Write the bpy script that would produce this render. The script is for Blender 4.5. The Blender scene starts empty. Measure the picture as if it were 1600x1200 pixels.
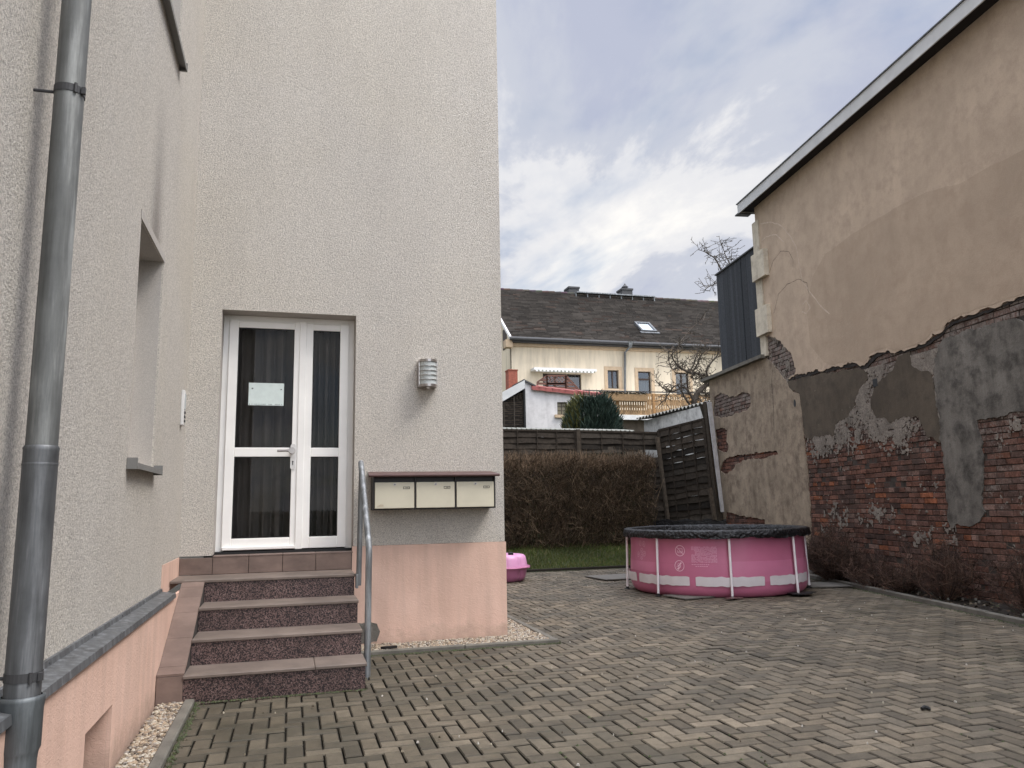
import bpy, math, random
from mathutils import Vector, Matrix, noise as mnoise
from mathutils.geometry import tessellate_polygon
random.seed(7)
R = math.radians
S = bpy.context.scene
COL = S.collection
# ------------------------------------------------------------------ camera
F = 1208.0
yaw, pitch, roll = .2776, .1535, -.017946
fw = Vector((math.sin(yaw)*math.cos(pitch), math.cos(yaw)*math.cos(pitch), math.sin(pitch)))
rt = Vector((math.cos(yaw), -math.sin(yaw), 0)); up = rt.cross(fw)
rt2 = math.cos(roll)*rt+math.sin(roll)*up; up2 = -math.sin(roll)*rt+math.cos(roll)*up
CAM = Vector((0, 0, 1.3))
cd = bpy.data.cameras.new('camera'); cam = bpy.data.objects.new('camera', cd); COL.objects.link(cam)
cam.matrix_world = Matrix(((rt2.x, up2.x, -fw.x, 0), (rt2.y, up2.y, -fw.y, 0), (rt2.z, up2.z, -fw.z, 1.3), (0, 0, 0, 1)))
cd.sensor_width = 36; cd.lens = F/1600*36; cd.clip_end = 2000; cd.clip_start = .05
S.camera = cam
S.view_settings.view_transform = 'Standard'; S.view_settings.look = 'None'
S.view_settings.exposure = 0.5; S.view_settings.gamma = 1
# ------------------------------------------------------------------ sky and sun
SUN_EL, SUN_AZ = R(55), R(122)      # azimuth from +Y clockwise: behind the camera, to the right
W = bpy.data.worlds.new('World'); S.world = W; W.use_nodes = True
nt = W.node_tree; nt.nodes.clear()
def N(t, nodes, **k):
    n = nodes.new(t)
    for a, b in k.items(): setattr(n, a, b)
    return n
def wm(op, a, b=None, clamp=False):
    n = nt.nodes.new('ShaderNodeMath'); n.operation = op; n.use_clamp = clamp
    for i, x in enumerate((a, b)):
        if x is None: continue
        if isinstance(x, (int, float)): n.inputs[i].default_value = x
        else: nt.links.new(x, n.inputs[i])
    return n.outputs[0]
sky = N('ShaderNodeTexSky', nt.nodes, sky_type='NISHITA', sun_disc=False)
sky.sun_elevation = SUN_EL; sky.sun_rotation = SUN_AZ
tc = N('ShaderNodeTexCoord', nt.nodes); sx = N('ShaderNodeSeparateXYZ', nt.nodes)
nt.links.new(tc.outputs['Generated'], sx.inputs[0])
zz = wm('ADD', wm('MAXIMUM', sx.outputs[2], 0.0), .22)
cu = wm('DIVIDE', sx.outputs[0], zz); cv = wm('DIVIDE', sx.outputs[1], zz)
cx = N('ShaderNodeCombineXYZ', nt.nodes); nt.links.new(cu, cx.inputs[0]); nt.links.new(cv, cx.inputs[1])
def wnoise(scale, detail, rough, off, dist=0):
    mp = N('ShaderNodeMapping', nt.nodes); mp.inputs['Location'].default_value = off; mp.inputs['Rotation'].default_value = (0, 0, .6)
    mp.inputs['Scale'].default_value = (1, .62, 1)
    nt.links.new(cx.outputs[0], mp.inputs[0])
    n = N('ShaderNodeTexNoise', nt.nodes); n.inputs['Scale'].default_value = scale; n.inputs['Detail'].default_value = detail
    n.inputs['Roughness'].default_value = rough; n.inputs['Distortion'].default_value = dist
    nt.links.new(mp.outputs[0], n.inputs['Vector']); return n.outputs['Fac']
def wramp(fac, stops):
    r = N('ShaderNodeValToRGB', nt.nodes); nt.links.new(fac, r.inputs[0]); r.color_ramp.interpolation = 'EASE'
    e = r.color_ramp.elements
    while len(e) < len(stops): e.new(.5)
    for i, (p, c) in enumerate(stops): e[i].position = p; e[i].color = (*c, 1)
    return r.outputs[0]
def wmix(f, a, b, mode='MIX'):
    m = N('ShaderNodeMix', nt.nodes, data_type='RGBA', blend_type=mode)
    for i, x in ((0, f), (6, a), (7, b)):
        if isinstance(x, (int, float)): m.inputs[i].default_value = x
        elif isinstance(x, tuple): m.inputs[i].default_value = (*x, 1)
        else: nt.links.new(x, m.inputs[i])
    return m.outputs[2]
shade = wnoise(1.7, 9, .60, (9.1, 7.7, 0), .5)
cloud = wramp(shade, [(.34, (4.4, 4.7, 5.8)), (.46, (5.2, 5.45, 6.2)), (.53, (7.2, 7.2, 7.4)), (.68, (8.8, 8.6, 8.3))])
gap = wnoise(1.5, 6, .55, (8.3, 4.4, 0), .3)
gapm = wramp(gap, [(.47, (0, 0, 0)), (.60, (1, 1, 1))])
blue = wmix(1.0, sky.outputs[0], (1.25, 1.25, 1.25), 'MULTIPLY')
skyc = wmix(gapm, cloud, wmix(.6, cloud, blue))
# out-of-frame sky boosted overhead and behind the camera to light the walls
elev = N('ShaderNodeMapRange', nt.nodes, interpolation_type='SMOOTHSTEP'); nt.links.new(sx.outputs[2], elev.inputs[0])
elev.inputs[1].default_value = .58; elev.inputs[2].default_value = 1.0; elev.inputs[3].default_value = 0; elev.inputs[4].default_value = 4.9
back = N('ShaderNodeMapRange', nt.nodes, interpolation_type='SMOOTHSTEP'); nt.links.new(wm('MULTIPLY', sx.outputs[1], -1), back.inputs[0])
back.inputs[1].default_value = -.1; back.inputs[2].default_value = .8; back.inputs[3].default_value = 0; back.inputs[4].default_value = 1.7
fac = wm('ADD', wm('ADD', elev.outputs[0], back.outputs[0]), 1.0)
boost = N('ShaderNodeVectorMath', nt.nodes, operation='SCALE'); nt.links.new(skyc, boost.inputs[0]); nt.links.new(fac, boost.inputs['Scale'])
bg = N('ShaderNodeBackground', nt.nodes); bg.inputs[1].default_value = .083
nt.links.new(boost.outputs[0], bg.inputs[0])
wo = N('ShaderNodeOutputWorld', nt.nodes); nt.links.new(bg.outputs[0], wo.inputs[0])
sl = bpy.data.lights.new('sun', 'SUN'); sl.energy = 1.7; sl.angle = R(20); sl.color = (1, .95, .88)
so = bpy.data.objects.new('sun', sl); COL.objects.link(so)
sd = Vector((math.sin(SUN_AZ)*math.cos(SUN_EL), math.cos(SUN_AZ)*math.cos(SUN_EL), math.sin(SUN_EL)))
so.rotation_euler = sd.to_track_quat('Z', 'Y').to_euler()

# ------------------------------------------------------------------ measuring helpers (photo pixel -> point on a real plane)
def ray(x, y): return rt2*((x-800)/F)+up2*(-(y-600)/F)+fw
def hit(x, y, n, d):
    v = ray(x, y); t = (d-CAM.dot(n))/v.dot(n); return CAM+v*t
def qy(x, y, Y): return hit(x, y, Vector((0, 1, 0)), Y)
def qz(x, y, z=0): return hit(x, y, Vector((0, 0, 1)), z)
def qx(x, y, X): return hit(x, y, Vector((1, 0, 0)), X)
# ------------------------------------------------------------------ mesh builder
class MB:
    def __init__(s): s.v = []; s.f = []; s.c = []; s.cur = None
    def poly(s, pts):
        i = len(s.v); s.v += [tuple(p) for p in pts]; s.f.append(tuple(range(i, i+len(pts)))); s.c.append(s.cur)
    def grid(s, rows, closeu=False, closev=False):
        i = len(s.v); n = len(rows[0]); m = len(rows)
        for r in rows: s.v += [tuple(p) for p in r]
        for a in range(m if closev else m-1):
            for b in range(n if closeu else n-1):
                a2 = (a+1) % m; b2 = (b+1) % n
                s.f.append((i+a*n+b, i+a*n+b2, i+a2*n+b2, i+a2*n+b)); s.c.append(s.cur)
    def hexa(s, p):   # 8 points: bottom 4 ccw, top 4 ccw
        i = len(s.v); s.v += [tuple(q) for q in p]
        for q in ((3, 2, 1, 0), (4, 5, 6, 7), (0, 1, 5, 4), (1, 2, 6, 5), (2, 3, 7, 6), (3, 0, 4, 7)):
            s.f.append(tuple(i+k for k in q)); s.c.append(s.cur)
    def box(s, x0, x1, y0, y1, z0, z1):
        s.hexa([(x0, y0, z0), (x1, y0, z0), (x1, y1, z0), (x0, y1, z0), (x0, y0, z1), (x1, y0, z1), (x1, y1, z1), (x0, y1, z1)])
    def obox(s, o, a, b, c):
        o = Vector(o); a = Vector(a); b = Vector(b); c = Vector(c)
        s.hexa([o, o+a, o+a+b, o+b, o+c, o+a+c, o+a+b+c, o+b+c])
    def bbox(s, x0, x1, y0, y1, z0, z1, b=.004):   # box bevelled on every edge (chamfer)
        lo = Vector((min(x0, x1), min(y0, y1), min(z0, z1))); hi = Vector((max(x0, x1), max(y0, y1), max(z0, z1)))
        P = {}
        i = len(s.v)
        def vid(c, ax):
            k = (c, ax)
            if k not in P:
                p = []
                for t in range(3):
                    e = hi[t] if c[t] else lo[t]
                    if t != ax: e += -b if c[t] else b
                    p.append(e)
                P[k] = len(s.v); s.v.append(tuple(p))
            return P[k]
        F_ = []
        for ax in range(3):
            u, w = (ax+1) % 3, (ax+2) % 3
            for sd_ in (0, 1):
                cs = []
                for (a, c_) in ((0, 0), (1, 0), (1, 1), (0, 1)):
                    c = [0, 0, 0]; c[ax] = sd_; c[u] = a; c[w] = c_; cs.append(tuple(c))
                q = [vid(c, ax) for c in cs]
                F_.append(q if sd_ else q[::-1])
        for ax in range(3):
            u, w = (ax+1) % 3, (ax+2) % 3
            for a in (0, 1):
                for c_ in (0, 1):
                    c0 = [0, 0, 0]; c0[u] = a; c0[w] = c_; c1 = list(c0); c1[ax] = 1
                    q = [vid(tuple(c0), u), vid(tuple(c1), u), vid(tuple(c1), w), vid(tuple(c0), w)]
                    F_.append(q if (a == c_) else q[::-1])
        for cx_ in (0, 1):
            for cy_ in (0, 1):
                for cz_ in (0, 1):
                    c = (cx_, cy_, cz_); q = [vid(c, 0), vid(c, 1), vid(c, 2)]
                    F_.append(q if (cx_+cy_+cz_) % 2 else q[::-1])
        for q in F_: s.f.append(tuple(q)); s.c.append(s.cur)
    def tube(s, pts, r, seg=12, cap=True):
        pts = [Vector(p) for p in pts]; n = len(pts); rows = []
        rr = r if isinstance(r, (list, tuple)) else [r]*n
        t0 = (pts[1]-pts[0]).normalized()
        u = t0.cross(Vector((0, 0, 1)) if abs(t0.z) < .9 else Vector((1, 0, 0))).normalized()
        for k in range(n):
            t = ((pts[min(k+1, n-1)]-pts[max(k-1, 0)])).normalized()
            u = (u-t*u.dot(t)).normalized(); w = t.cross(u)
            rows.append([pts[k]+(u*math.cos(a)+w*math.sin(a))*rr[k] for a in [2*math.pi*j/seg for j in range(seg)]])
        s.grid(rows, closeu=True)
        if cap: s.poly(rows[0][::-1]); s.poly(rows[-1])
    def stick(s, a, b, r0, r1):
        a = Vector(a); b = Vector(b); t = (b-a)
        u = t.cross(Vector((.3, .2, 1))).normalized(); w = t.cross(u).normalized()
        i = len(s.v)
        for p, r in ((a, r0), (b, r1)):
            for k in range(3):
                an = k*2.0944; s.v.append(tuple(p+u*math.cos(an)*r+w*math.sin(an)*r))
        for k in range(3):
            k2 = (k+1) % 3; s.f.append((i+k, i+k2, i+3+k2, i+3+k)); s.c.append(s.cur)
    def lathe(s, prof, c=(0, 0, 0), seg=32, lob=None, cap=False):
        rows = []
        for (r, z) in prof:
            rows.append([(c[0]+(r*(lob(a, z) if lob else 1))*math.cos(a), c[1]+(r*(lob(a, z) if lob else 1))*math.sin(a), c[2]+z) for a in [2*math.pi*j/seg for j in range(seg)]])
        s.grid(rows, closeu=True)
        if cap: s.poly(rows[0][::-1]); s.poly(rows[-1])
    def plate(s, outer, holes, o, u, w, n, th, back=True, sides=True):
        """outer/holes: 2D loops; front face at o, body extends by th along -n"""
        o = Vector(o); u = Vector(u); w = Vector(w); n = Vector(n)
        loops = [outer]+list(holes)
        flat = [p for l in loops for p in l]
        tris = tessellate_polygon([[Vector((p[0], p[1], 0)) for p in l] for l in loops])
        i = len(s.v)
        P = [o+u*p[0]+w*p[1] for p in flat]
        s.v += [tuple(p) for p in P]; s.v += [tuple(p-n*th) for p in P]; m = len(flat)
        nrm = u.cross(w)
        for t in tris:
            a, b, c = t
            A = (P[b]-P[a]).cross(P[c]-P[a])
            if A.dot(n) < 0: a, c = c, a
            s.f.append((i+a, i+b, i+c)); s.c.append(s.cur)
            if back: s.f.append((i+m+c, i+m+b, i+m+a)); s.c.append(s.cur)
        if sides:
            k = 0
            for l in loops:
                L = len(l)
                for j in range(L):
                    a = k+j; b = k+(j+1) % L
                    s.f.append((i+a, i+b, i+m+b, i+m+a)); s.c.append(s.cur)
                k += L
    def build(s, name, m, parent=None, smooth=False, recalc=False):
        me = bpy.data.meshes.new(name); me.from_pydata(s.v, [], s.f)
        me.materials.append(m)
        if any(c is not None for c in s.c):
            at = me.color_attributes.new('Col', 'FLOAT_COLOR', 'CORNER'); buf = []
            for f, c in zip(s.f, s.c):
                c = c or (1, 1, 1, 0)
                if len(c) == 3: c = (*c, 0)
                buf += list(c)*len(f)
            at.data.foreach_set('color', buf)
        if smooth: me.polygons.foreach_set('use_smooth', [True]*len(me.polygons))
        me.update()
        o = bpy.data.objects.new(name, me); COL.objects.link(o)
        if parent: o.parent = parent
        return o
def tag(o, label, cat, group=None):
    o['label'] = label; o['category'] = cat
    if group: o['group'] = group
    return o
def thing(name, label, cat, group=None, loc=(0, 0, 0)):
    o = bpy.data.objects.new(name, None); COL.objects.link(o); o.location = loc; o.empty_display_size = .1
    return tag(o, label, cat, group)
def struct(o, kind='structure'): o['kind'] = kind; return o
# ------------------------------------------------------------------ materials
class Mat:
    def __init__(s, name, rough=.8, metal=0, spec=.4):
        s.m = bpy.data.materials.new(name); s.m.use_nodes = True; s.t = s.m.node_tree; s.b = s.t.nodes['Principled BSDF']
        s.b.inputs['Roughness'].default_value = rough; s.b.inputs['Metallic'].default_value = metal
        s.b.inputs['Specular IOR Level'].default_value = spec
        s.tc = s.t.nodes.new('ShaderNodeTexCoord').outputs['Object']; s.bump_in = None
    def L(s, a, b): s.t.links.new(a, b)
    def mapv(s, scale=(1, 1, 1), loc=(0, 0, 0), rot=(0, 0, 0)):
        n = s.t.nodes.new('ShaderNodeMapping'); n.inputs['Scale'].default_value = scale; n.inputs['Location'].default_value = loc
        n.inputs['Rotation'].default_value = rot; s.L(s.tc, n.inputs[0]); return n.outputs[0]
    def noise(s, scale, detail=4, rough=.55, vec=None, dist=0):
        n = s.t.nodes.new('ShaderNodeTexNoise'); n.inputs['Scale'].default_value = scale; n.inputs['Detail'].default_value = detail
        n.inputs['Roughness'].default_value = rough; n.inputs['Distortion'].default_value = dist
        s.L(vec or s.tc, n.inputs['Vector']); return n.outputs['Fac']
    def vor(s, scale, vec=None, feature='F1', out='Distance', rnd=1):
        n = s.t.nodes.new('ShaderNodeTexVoronoi'); n.feature = feature; n.inputs['Scale'].default_value = scale
        n.inputs['Randomness'].default_value = rnd
        s.L(vec or s.tc, n.inputs['Vector']); return n.outputs[out]
    def ramp(s, fac, stops, interp='LINEAR'):
        r = s.t.nodes.new('ShaderNodeValToRGB'); s.L(fac, r.inputs[0]); e = r.color_ramp.elements; r.color_ramp.interpolation = interp
        while len(e) < len(stops): e.new(.5)
        for i, (p, c) in enumerate(stops):
            e[i].position = p; e[i].color = (*(c if isinstance(c, tuple) else (c, c, c)), 1)
        return r.outputs[0]
    def mix(s, f, a, b, mode='MIX'):
        m = s.t.nodes.new('ShaderNodeMix'); m.data_type = 'RGBA'; m.blend_type = mode
        for i, x in ((0, f), (6, a), (7, b)):
            if isinstance(x, (int, float)): m.inputs[i].default_value = x
            elif isinstance(x, tuple): m.inputs[i].default_value = (*x, 1)
            else: s.L(x, m.inputs[i])
        return m.outputs[2]
    def math(s, op, a, b=None):
        n = s.t.nodes.new('ShaderNodeMath'); n.operation = op
        for i, x in enumerate((a, b)):
            if x is None: continue
            if isinstance(x, (int, float)): n.inputs[i].default_value = x
            else: s.L(x, n.inputs[i])
        return n.outputs[0]
    def attr(s):
        n = s.t.nodes.new('ShaderNodeAttribute'); n.attribute_name = 'Col'; return n.outputs['Color'], n.outputs['Alpha']
    def color(s, c):
        if isinstance(c, tuple): s.b.inputs['Base Color'].default_value = (*c, 1)
        else: s.L(c, s.b.inputs['Base Color'])
        return s
    def rough(s, f): s.L(f, s.b.inputs['Roughness']); return s
    def bump(s, h, strength=.5, dist=.01):
        n = s.t.nodes.new('ShaderNodeBump'); n.inputs['Strength'].default_value = strength; n.inputs['Distance'].default_value = dist
        s.L(h, n.inputs['Height'])
        if s.bump_in is not None: s.L(s.bump_in, n.inputs['Normal'])
        s.bump_in = n.outputs[0]; s.L(s.bump_in, s.b.inputs['Normal']); return s
def simple(name, c, rough=.7, metal=0, var=.12, scale=8, bump=0, bscale=60, spec=.4):
    m = Mat(name, rough, metal, spec)
    n = m.noise(scale, 5, .6)
    lo = tuple(x*(1-var) for x in c); hi = tuple(min(1, x*(1+var)) for x in c)
    m.color(m.ramp(n, [(.3, lo), (.7, hi)]))
    if bump: m.bump(m.noise(bscale, 4), bump, .004)
    return m.m
def stucco(name, c, grain=110, contrast=.42, streak=.045, bump=1.3):
    m = Mat(name, .93, 0, .15)
    g = m.noise(grain, 4, .75); g2 = m.noise(grain*.33, 3, .6)
    big = m.noise(.9, 5, .6)
    st = m.noise(1.0, 5, .65, m.mapv((2.6, 2.6, .28)))
    a = m.ramp(g, [(.36, tuple(x*(1-contrast) for x in c)), (.50, c), (.64, tuple(min(1, x*1.28) for x in c))])
    b = m.mix(1.0, a, m.ramp(big, [(.3, (1-streak, 1-streak*1.05, 1-streak*1.1)), (.7, (1.0, 1.0, 1.0))]), 'MULTIPLY')
    b = m.mix(1.0, b, m.ramp(st, [(.33, (1-streak*1.3, 1-streak*1.3, 1-streak*1.2)), (.55, (1.0, 1.0, 1.0))]), 'MULTIPLY')
    b = m.mix(1.0, b, m.ramp(g2, [(.3, .93), (.6, 1.0)]), 'MULTIPLY')
    b = m.mix(1.0, b, m.ramp(m.noise(.55, 3, .5), [(.35, (1.0, .992, .965)), (.62, (1.0, 1.0, 1.0))]), 'MULTIPLY')
    if name == 'facade_stucco':      # old soot streak running up from the corner of the window head
        sp = m.t.nodes.new('ShaderNodeSeparateXYZ'); m.L(m.tc, sp.inputs[0]); X, Y, Z = sp.outputs
        dy = m.math('DIVIDE', m.math('SUBTRACT', m.math('ADD', Y, m.math('MULTIPLY', m.math('SUBTRACT', g2, .5), .12)), 5.60), .20)
        e1 = m.math('POWER', 2.718, m.math('MULTIPLY', m.math('MULTIPLY', dy, dy), -1)); zf = m.t.nodes.new('ShaderNodeMapRange'); m.L(Z, zf.inputs[0])
        zf.inputs[1].default_value = 4.3; zf.inputs[2].default_value = 3.2; zf.inputs[3].default_value = 0; zf.inputs[4].default_value = 1
        ab = m.math('MULTIPLY', m.math('GREATER_THAN', Z, 3.11), m.math('LESS_THAN', X, -.93))
        b = m.mix(m.math('MULTIPLY', m.math('MULTIPLY', e1, zf.outputs[0]), m.math('MULTIPLY', ab, .7)), b, (.16, .14, .13))
    m.color(b); m.bump(g, bump, .007); m.bump(g2, bump*.4, .006)
    return m.m
M = {}
M['stucco'] = stucco('facade_stucco', (.59, .552, .50))
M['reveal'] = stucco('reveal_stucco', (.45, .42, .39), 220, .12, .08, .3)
def plinth_mat():
    m = Mat('salmon_plaster', .9, 0, .2)
    n = m.noise(3, 5, .6); f = m.noise(26, 4, .6, m.mapv((1, 1, 1.6)), 1.2); st = m.noise(2.2, 4, .6, m.mapv((4, 4, .35)))
    c = m.ramp(n, [(.3, (.65, .44, .35)), (.7, (.72, .50, .405))])
    c = m.mix(1.0, c, m.ramp(st, [(.35, .88), (.6, 1.0)]), 'MULTIPLY')
    sp = m.t.nodes.new('ShaderNodeSeparateXYZ'); m.L(m.tc, sp.inputs[0])
    h = m.math('ADD', sp.outputs[2], m.math('MULTIPLY', m.math('SUBTRACT', m.noise(5, 6, .7), .5), .5))
    c = m.mix(m.ramp(h, [(.0, .55), (.16, 0.0)]), c, (.30, .22, .17))
    c = m.mix(m.ramp(m.noise(7, 6, .75), [(.60, 0.0), (.75, .30)]), c, (.42, .30, .24))
    m.color(c); m.bump(f, .5, .006); m.bump(m.noise(140, 3), .25, .003); return m.m
M['salmon'] = plinth_mat()
def zinc(name, c, rough=.5, metal=.55):
    m = Mat(name, rough, metal, .5)
    v = m.noise(1.4, 6, .65, m.mapv((14, 14, 1.1))); p = m.noise(9, 5, .7)
    a = m.ramp(v, [(.32, tuple(x*.62 for x in c)), (.52, c), (.68, tuple(x*1.9 for x in c))])
    a = m.mix(1.0, a, m.ramp(p, [(.3, .8), (.68, 1.12)]), 'MULTIPLY')
    m.color(a); m.rough(m.ramp(p, [(.3, rough-.08), (.7, rough+.15)])); m.bump(p, .12, .004); return m.m
M['zinc'] = zinc('weathered_zinc', (.155, .16, .155), .62, .3)
M['pvc'] = zinc('grey_standpipe', (.085, .095, .10), .5, .1)
M['galv'] = zinc('galvanised_steel', (.20, .21, .215), .5, .5)
M['sheet'] = zinc('sheet_metal_grey', (.12, .125, .13), .5, .3)
M['white_pvc'] = simple('white_door_plastic', (.88, .86, .82), .4, 0, .05, 3, .05, 30)
M['black'] = simple('black_rubber', (.012, .012, .012), .5)
def glass(name, tint=(.8, .85, .85), refl=.10):
    m = Mat(name); t = m.t; t.nodes.remove(m.b)
    tr = t.nodes.new('ShaderNodeBsdfTransparent'); tr.inputs[0].default_value = (*tint, 1)
    gl = t.nodes.new('ShaderNodeBsdfGlossy'); gl.inputs['Roughness'].default_value = .02; gl.inputs[0].default_value = (1, 1, 1, 1)
    fr = t.nodes.new('ShaderNodeFresnel'); fr.inputs[0].default_value = 1.0+refl*3
    mx = t.nodes.new('ShaderNodeMixShader'); t.links.new(fr.outputs[0], mx.inputs[0]); t.links.new(tr.outputs[0], mx.inputs[1]); t.links.new(gl.outputs[0], mx.inputs[2])
    t.links.new(mx.outputs[0], t.nodes['Material Output'].inputs[0]); return m.m
M['glass'] = glass('door_glass', (.85, .87, .87), .06)
M['glass_far'] = glass('far_window_glass', (.6, .65, .7), .22)
M['curtain'] = simple('dark_curtain', (.125, .10, .088), .9, 0, .2, 3)
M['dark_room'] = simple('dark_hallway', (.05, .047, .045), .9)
M['paper'] = simple('paper_notice', (.66, .74, .71), .7, 0, .06, 18)
M['ink'] = simple('notice_print', (.12, .14, .14), .7)
def tile(name, c):
    m = Mat(name, .55, 0, .4); n = m.noise(5, 5, .65); s2 = m.noise(2.2, 5, .7, m.mapv((1, 1, 3)))
    a = m.ramp(n, [(.3, tuple(x*.82 for x in c)), (.7, tuple(x*1.12 for x in c))])
    a = m.mix(1.0, a, m.ramp(s2, [(.35, .72), (.6, 1.0)]), 'MULTIPLY'); m.color(a); m.bump(m.noise(90, 3), .15, .002); return m.m
M['tile'] = tile('brown_stair_tile', (.205, .145, .12))
M['tread'] = tile('worn_tread', (.195, .155, .13))
def terr():
    m = Mat('speckled_terrazzo', .45, 0, .45)
    v = m.vor(150, out='Color'); sep = m.t.nodes.new('ShaderNodeSeparateColor'); m.L(v, sep.inputs[0])
    a = m.ramp(sep.outputs[0], [(.0, (.010, .007, .008)), (.42, (.02, .013, .014)), (.5, (.10, .060, .055)), (.85, (.15, .095, .085)), (1, (.24, .17, .155))])
    m.color(m.mix(1.0, a, m.ramp(m.noise(3, 4), [(.3, .75), (.7, 1.1)]), 'MULTIPLY')); return m.m
M['terrazzo'] = terr()
M['grout'] = simple('stair_grout', (.05, .042, .038), .9)
def paver():
    m = Mat('concrete_paver', .78, 0, .35); c, a = m.attr()
    n = m.noise(1.1, 5, .65); f = m.noise(160, 3, .7); d = m.noise(14, 5, .65)
    x = m.mix(1.0, c, m.ramp(n, [(.30, (.50, .52, .46)), (.46, (.90, .90, .86)), (.66, (1.16, 1.15, 1.12))]), 'MULTIPLY')
    x = m.mix(1.0, x, m.ramp(f, [(.3, .62), (.55, 1.02), (.75, 1.3)]), 'MULTIPLY')
    x = m.mix(1.0, x, m.ramp(d, [(.3, .72), (.6, 1.06)]), 'MULTIPLY')
    sp = m.t.nodes.new('ShaderNodeSeparateXYZ'); m.L(m.tc, sp.inputs[0])
    wet = m.math('ADD', m.math('MULTIPLY', sp.outputs[0], -.28), m.math('MULTIPLY', m.math('SUBTRACT', m.noise(.8, 5, .6), .5), 2.2))
    x = m.mix(m.ramp(m.math('ADD', wet, .9), [(.25, 0.0), (.80, .42)]), x, (.040, .037, .024))      # damp, mossy strip beside the house
    x = m.mix(m.ramp(m.noise(3.1, 7, .75), [(.60, 0.0), (.70, .45)]), x, (.060, .062, .036)); m.color(x); m.rough(m.ramp(n, [(.3, .52), (.6, .85)])); m.bump(f, .5, .003); return m.m
M['paver'] = paver()
M['joint'] = simple('joint_sand', (.018, .015, .010), .95, 0, .3, 20)
M['kerb'] = simple('concrete_kerb', (.135, .125, .105), .9, 0, .28, 6, .4, 80)
M['soil'] = simple('bed_soil', (.028, .021, .016), .95, 0, .4, 12, .9, 40)
M['earth'] = simple('lawn_earth', (.040, .045, .018), .95, 0, .3, 3, .6, 30)
def attrmat(name, rough=.85, spec=.3, nz=40, bump=.3, lo=.75, hi=1.2):
    m = Mat(name, rough, 0, spec); c, a = m.attr(); n = m.noise(nz, 4, .6)
    m.color(m.mix(1.0, c, m.ramp(n, [(.3, lo), (.7, hi)]), 'MULTIPLY'))
    if bump: m.bump(n, bump, .003)
    return m.m
M['pebble'] = attrmat('pebble_stone', .7, .35, 60)
M['twig'] = attrmat('twig_bark', .9, .2, 30, 0)
M['leaf'] = attrmat('leafage', .6, .3, 20, 0)
M['oldwood'] = attrmat('weathered_wood', .85, .25, 18, .4, .6, 1.3)
def brickm():
    m = Mat('old_brick', .92, 0, .2); c, a = m.attr()
    f = m.noise(38, 5, .7); g = m.noise(6.5, 5, .7); e = m.noise(5.5, 9, .78)
    x = m.mix(1.0, c, m.ramp(f, [(.3, .6), (.7, 1.35)]), 'MULTIPLY')
    x = m.mix(1.0, x, m.ramp(g, [(.35, .55), (.6, 1.1)]), 'MULTIPLY')
    x = m.mix(m.ramp(m.noise(1.5, 5, .65), [(.50, 0.0), (.66, .55)]), x, (.060, .046, .038))
    k = m.math('MULTIPLY', a, 1.0)
    ef = m.math('ADD', e, m.math('SUBTRACT', k, .5))
    ef = m.math('ADD', ef, m.math('MULTIPLY', m.math('SUBTRACT', f, .5), .55))
    fac = m.ramp(ef, [(.44, 0.0), (.60, .85)])
    x = m.mix(fac, x, m.ramp(g, [(.35, (.12, .10, .085)), (.6, (.25, .22, .195))]))
    m.color(x); m.bump(f, .8, .008); m.bump(g, .4, .012); return m.m
M['brick'] = brickm()
M['residue'] = attrmat('render_residue', .95, .1, 60, .8, .6, 1.25)
M['mortar'] = simple('old_mortar', (.050, .040, .033), .97, 0, .45, 9, .9, 50)
def plaster(name, c, var=.18, dark=None, fine=.12, streaks=.12, bumps=.35, big=1.1):
    m = Mat(name, .94, 0, .15)
    n = m.noise(big, 7, .62, None, .4); n2 = m.noise(4.5, 6, .68); st = m.noise(1.2, 5, .65, m.mapv((3.2, 3.2, .35))); f = m.noise(70, 4, .7)
    a = m.ramp(n, [(.30, tuple(x*(1-var) for x in c)), (.5, c), (.70, tuple(x*(1+var*.7) for x in c))])
    if dark: a = m.mix(m.ramp(n2, [(.45, 0.0), (.66, .8)]), a, dark)
    a = m.mix(1.0, a, m.ramp(st, [(.3, 1-streaks*1.6), (.6, 1.0)]), 'MULTIPLY')
    a = m.mix(1.0, a, m.ramp(f, [(.3, 1-fine), (.7, 1+fine*.6)]), 'MULTIPLY')
    m.color(a); m.bump(n2, bumps, .02); m.bump(f, .4, .004); return m.m
M['plaster_beige'] = plaster('beige_render', (.49, .385, .29), .13, (.40, .31, .235), .09, .04, .35)
M['plaster_old'] = plaster('mottled_old_render', (.34, .275, .205), .22, (.17, .13, .10), .15, .14, .9, 1.6)
M['plaster_dark'] = plaster('soot_and_shade_render', (.108, .088, .067), .25, (.075, .062, .05), .14, .10, .4)
M['plaster_grey'] = plaster('grey_cement_render', (.195, .178, .156), .32, (.055, .050, .045), .18, .25, .8, 1.4)
M['tar'] = simple('tar_line', (.028, .023, .020), .95, 0, .5, 9, .9, 30)
M['cream_paint'] = plaster('flaking_cream_foam', (.62, .56, .45), .08, (.38, .33, .26), .12, .1, .5, 4)
M['fascia'] = simple('light_sheet_metal', (.52, .52, .51), .5, .1, .10, 3)
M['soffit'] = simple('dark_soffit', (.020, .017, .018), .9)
M['slate_wood'] = attrmat('dark_plank_cladding', .8, .3, 30, .3, .7, 1.3)
def pinkm(name, c, rough=.38):
    m = Mat(name, rough, 0, .45); n = m.noise(2.2, 4, .6); m.color(m.ramp(n, [(.3, tuple(x*.92 for x in c)), (.7, tuple(min(1, x*1.06) for x in c))]))
    m.bump(m.noise(5, 3, .5), .25, .02); return m.m
M['pool_pink'] = pinkm('pink_pool_vinyl', (.50, .150, .250), .42)
M['pool_pale'] = pinkm('pale_pink_pool_print', (.56, .185, .30), .42)
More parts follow.
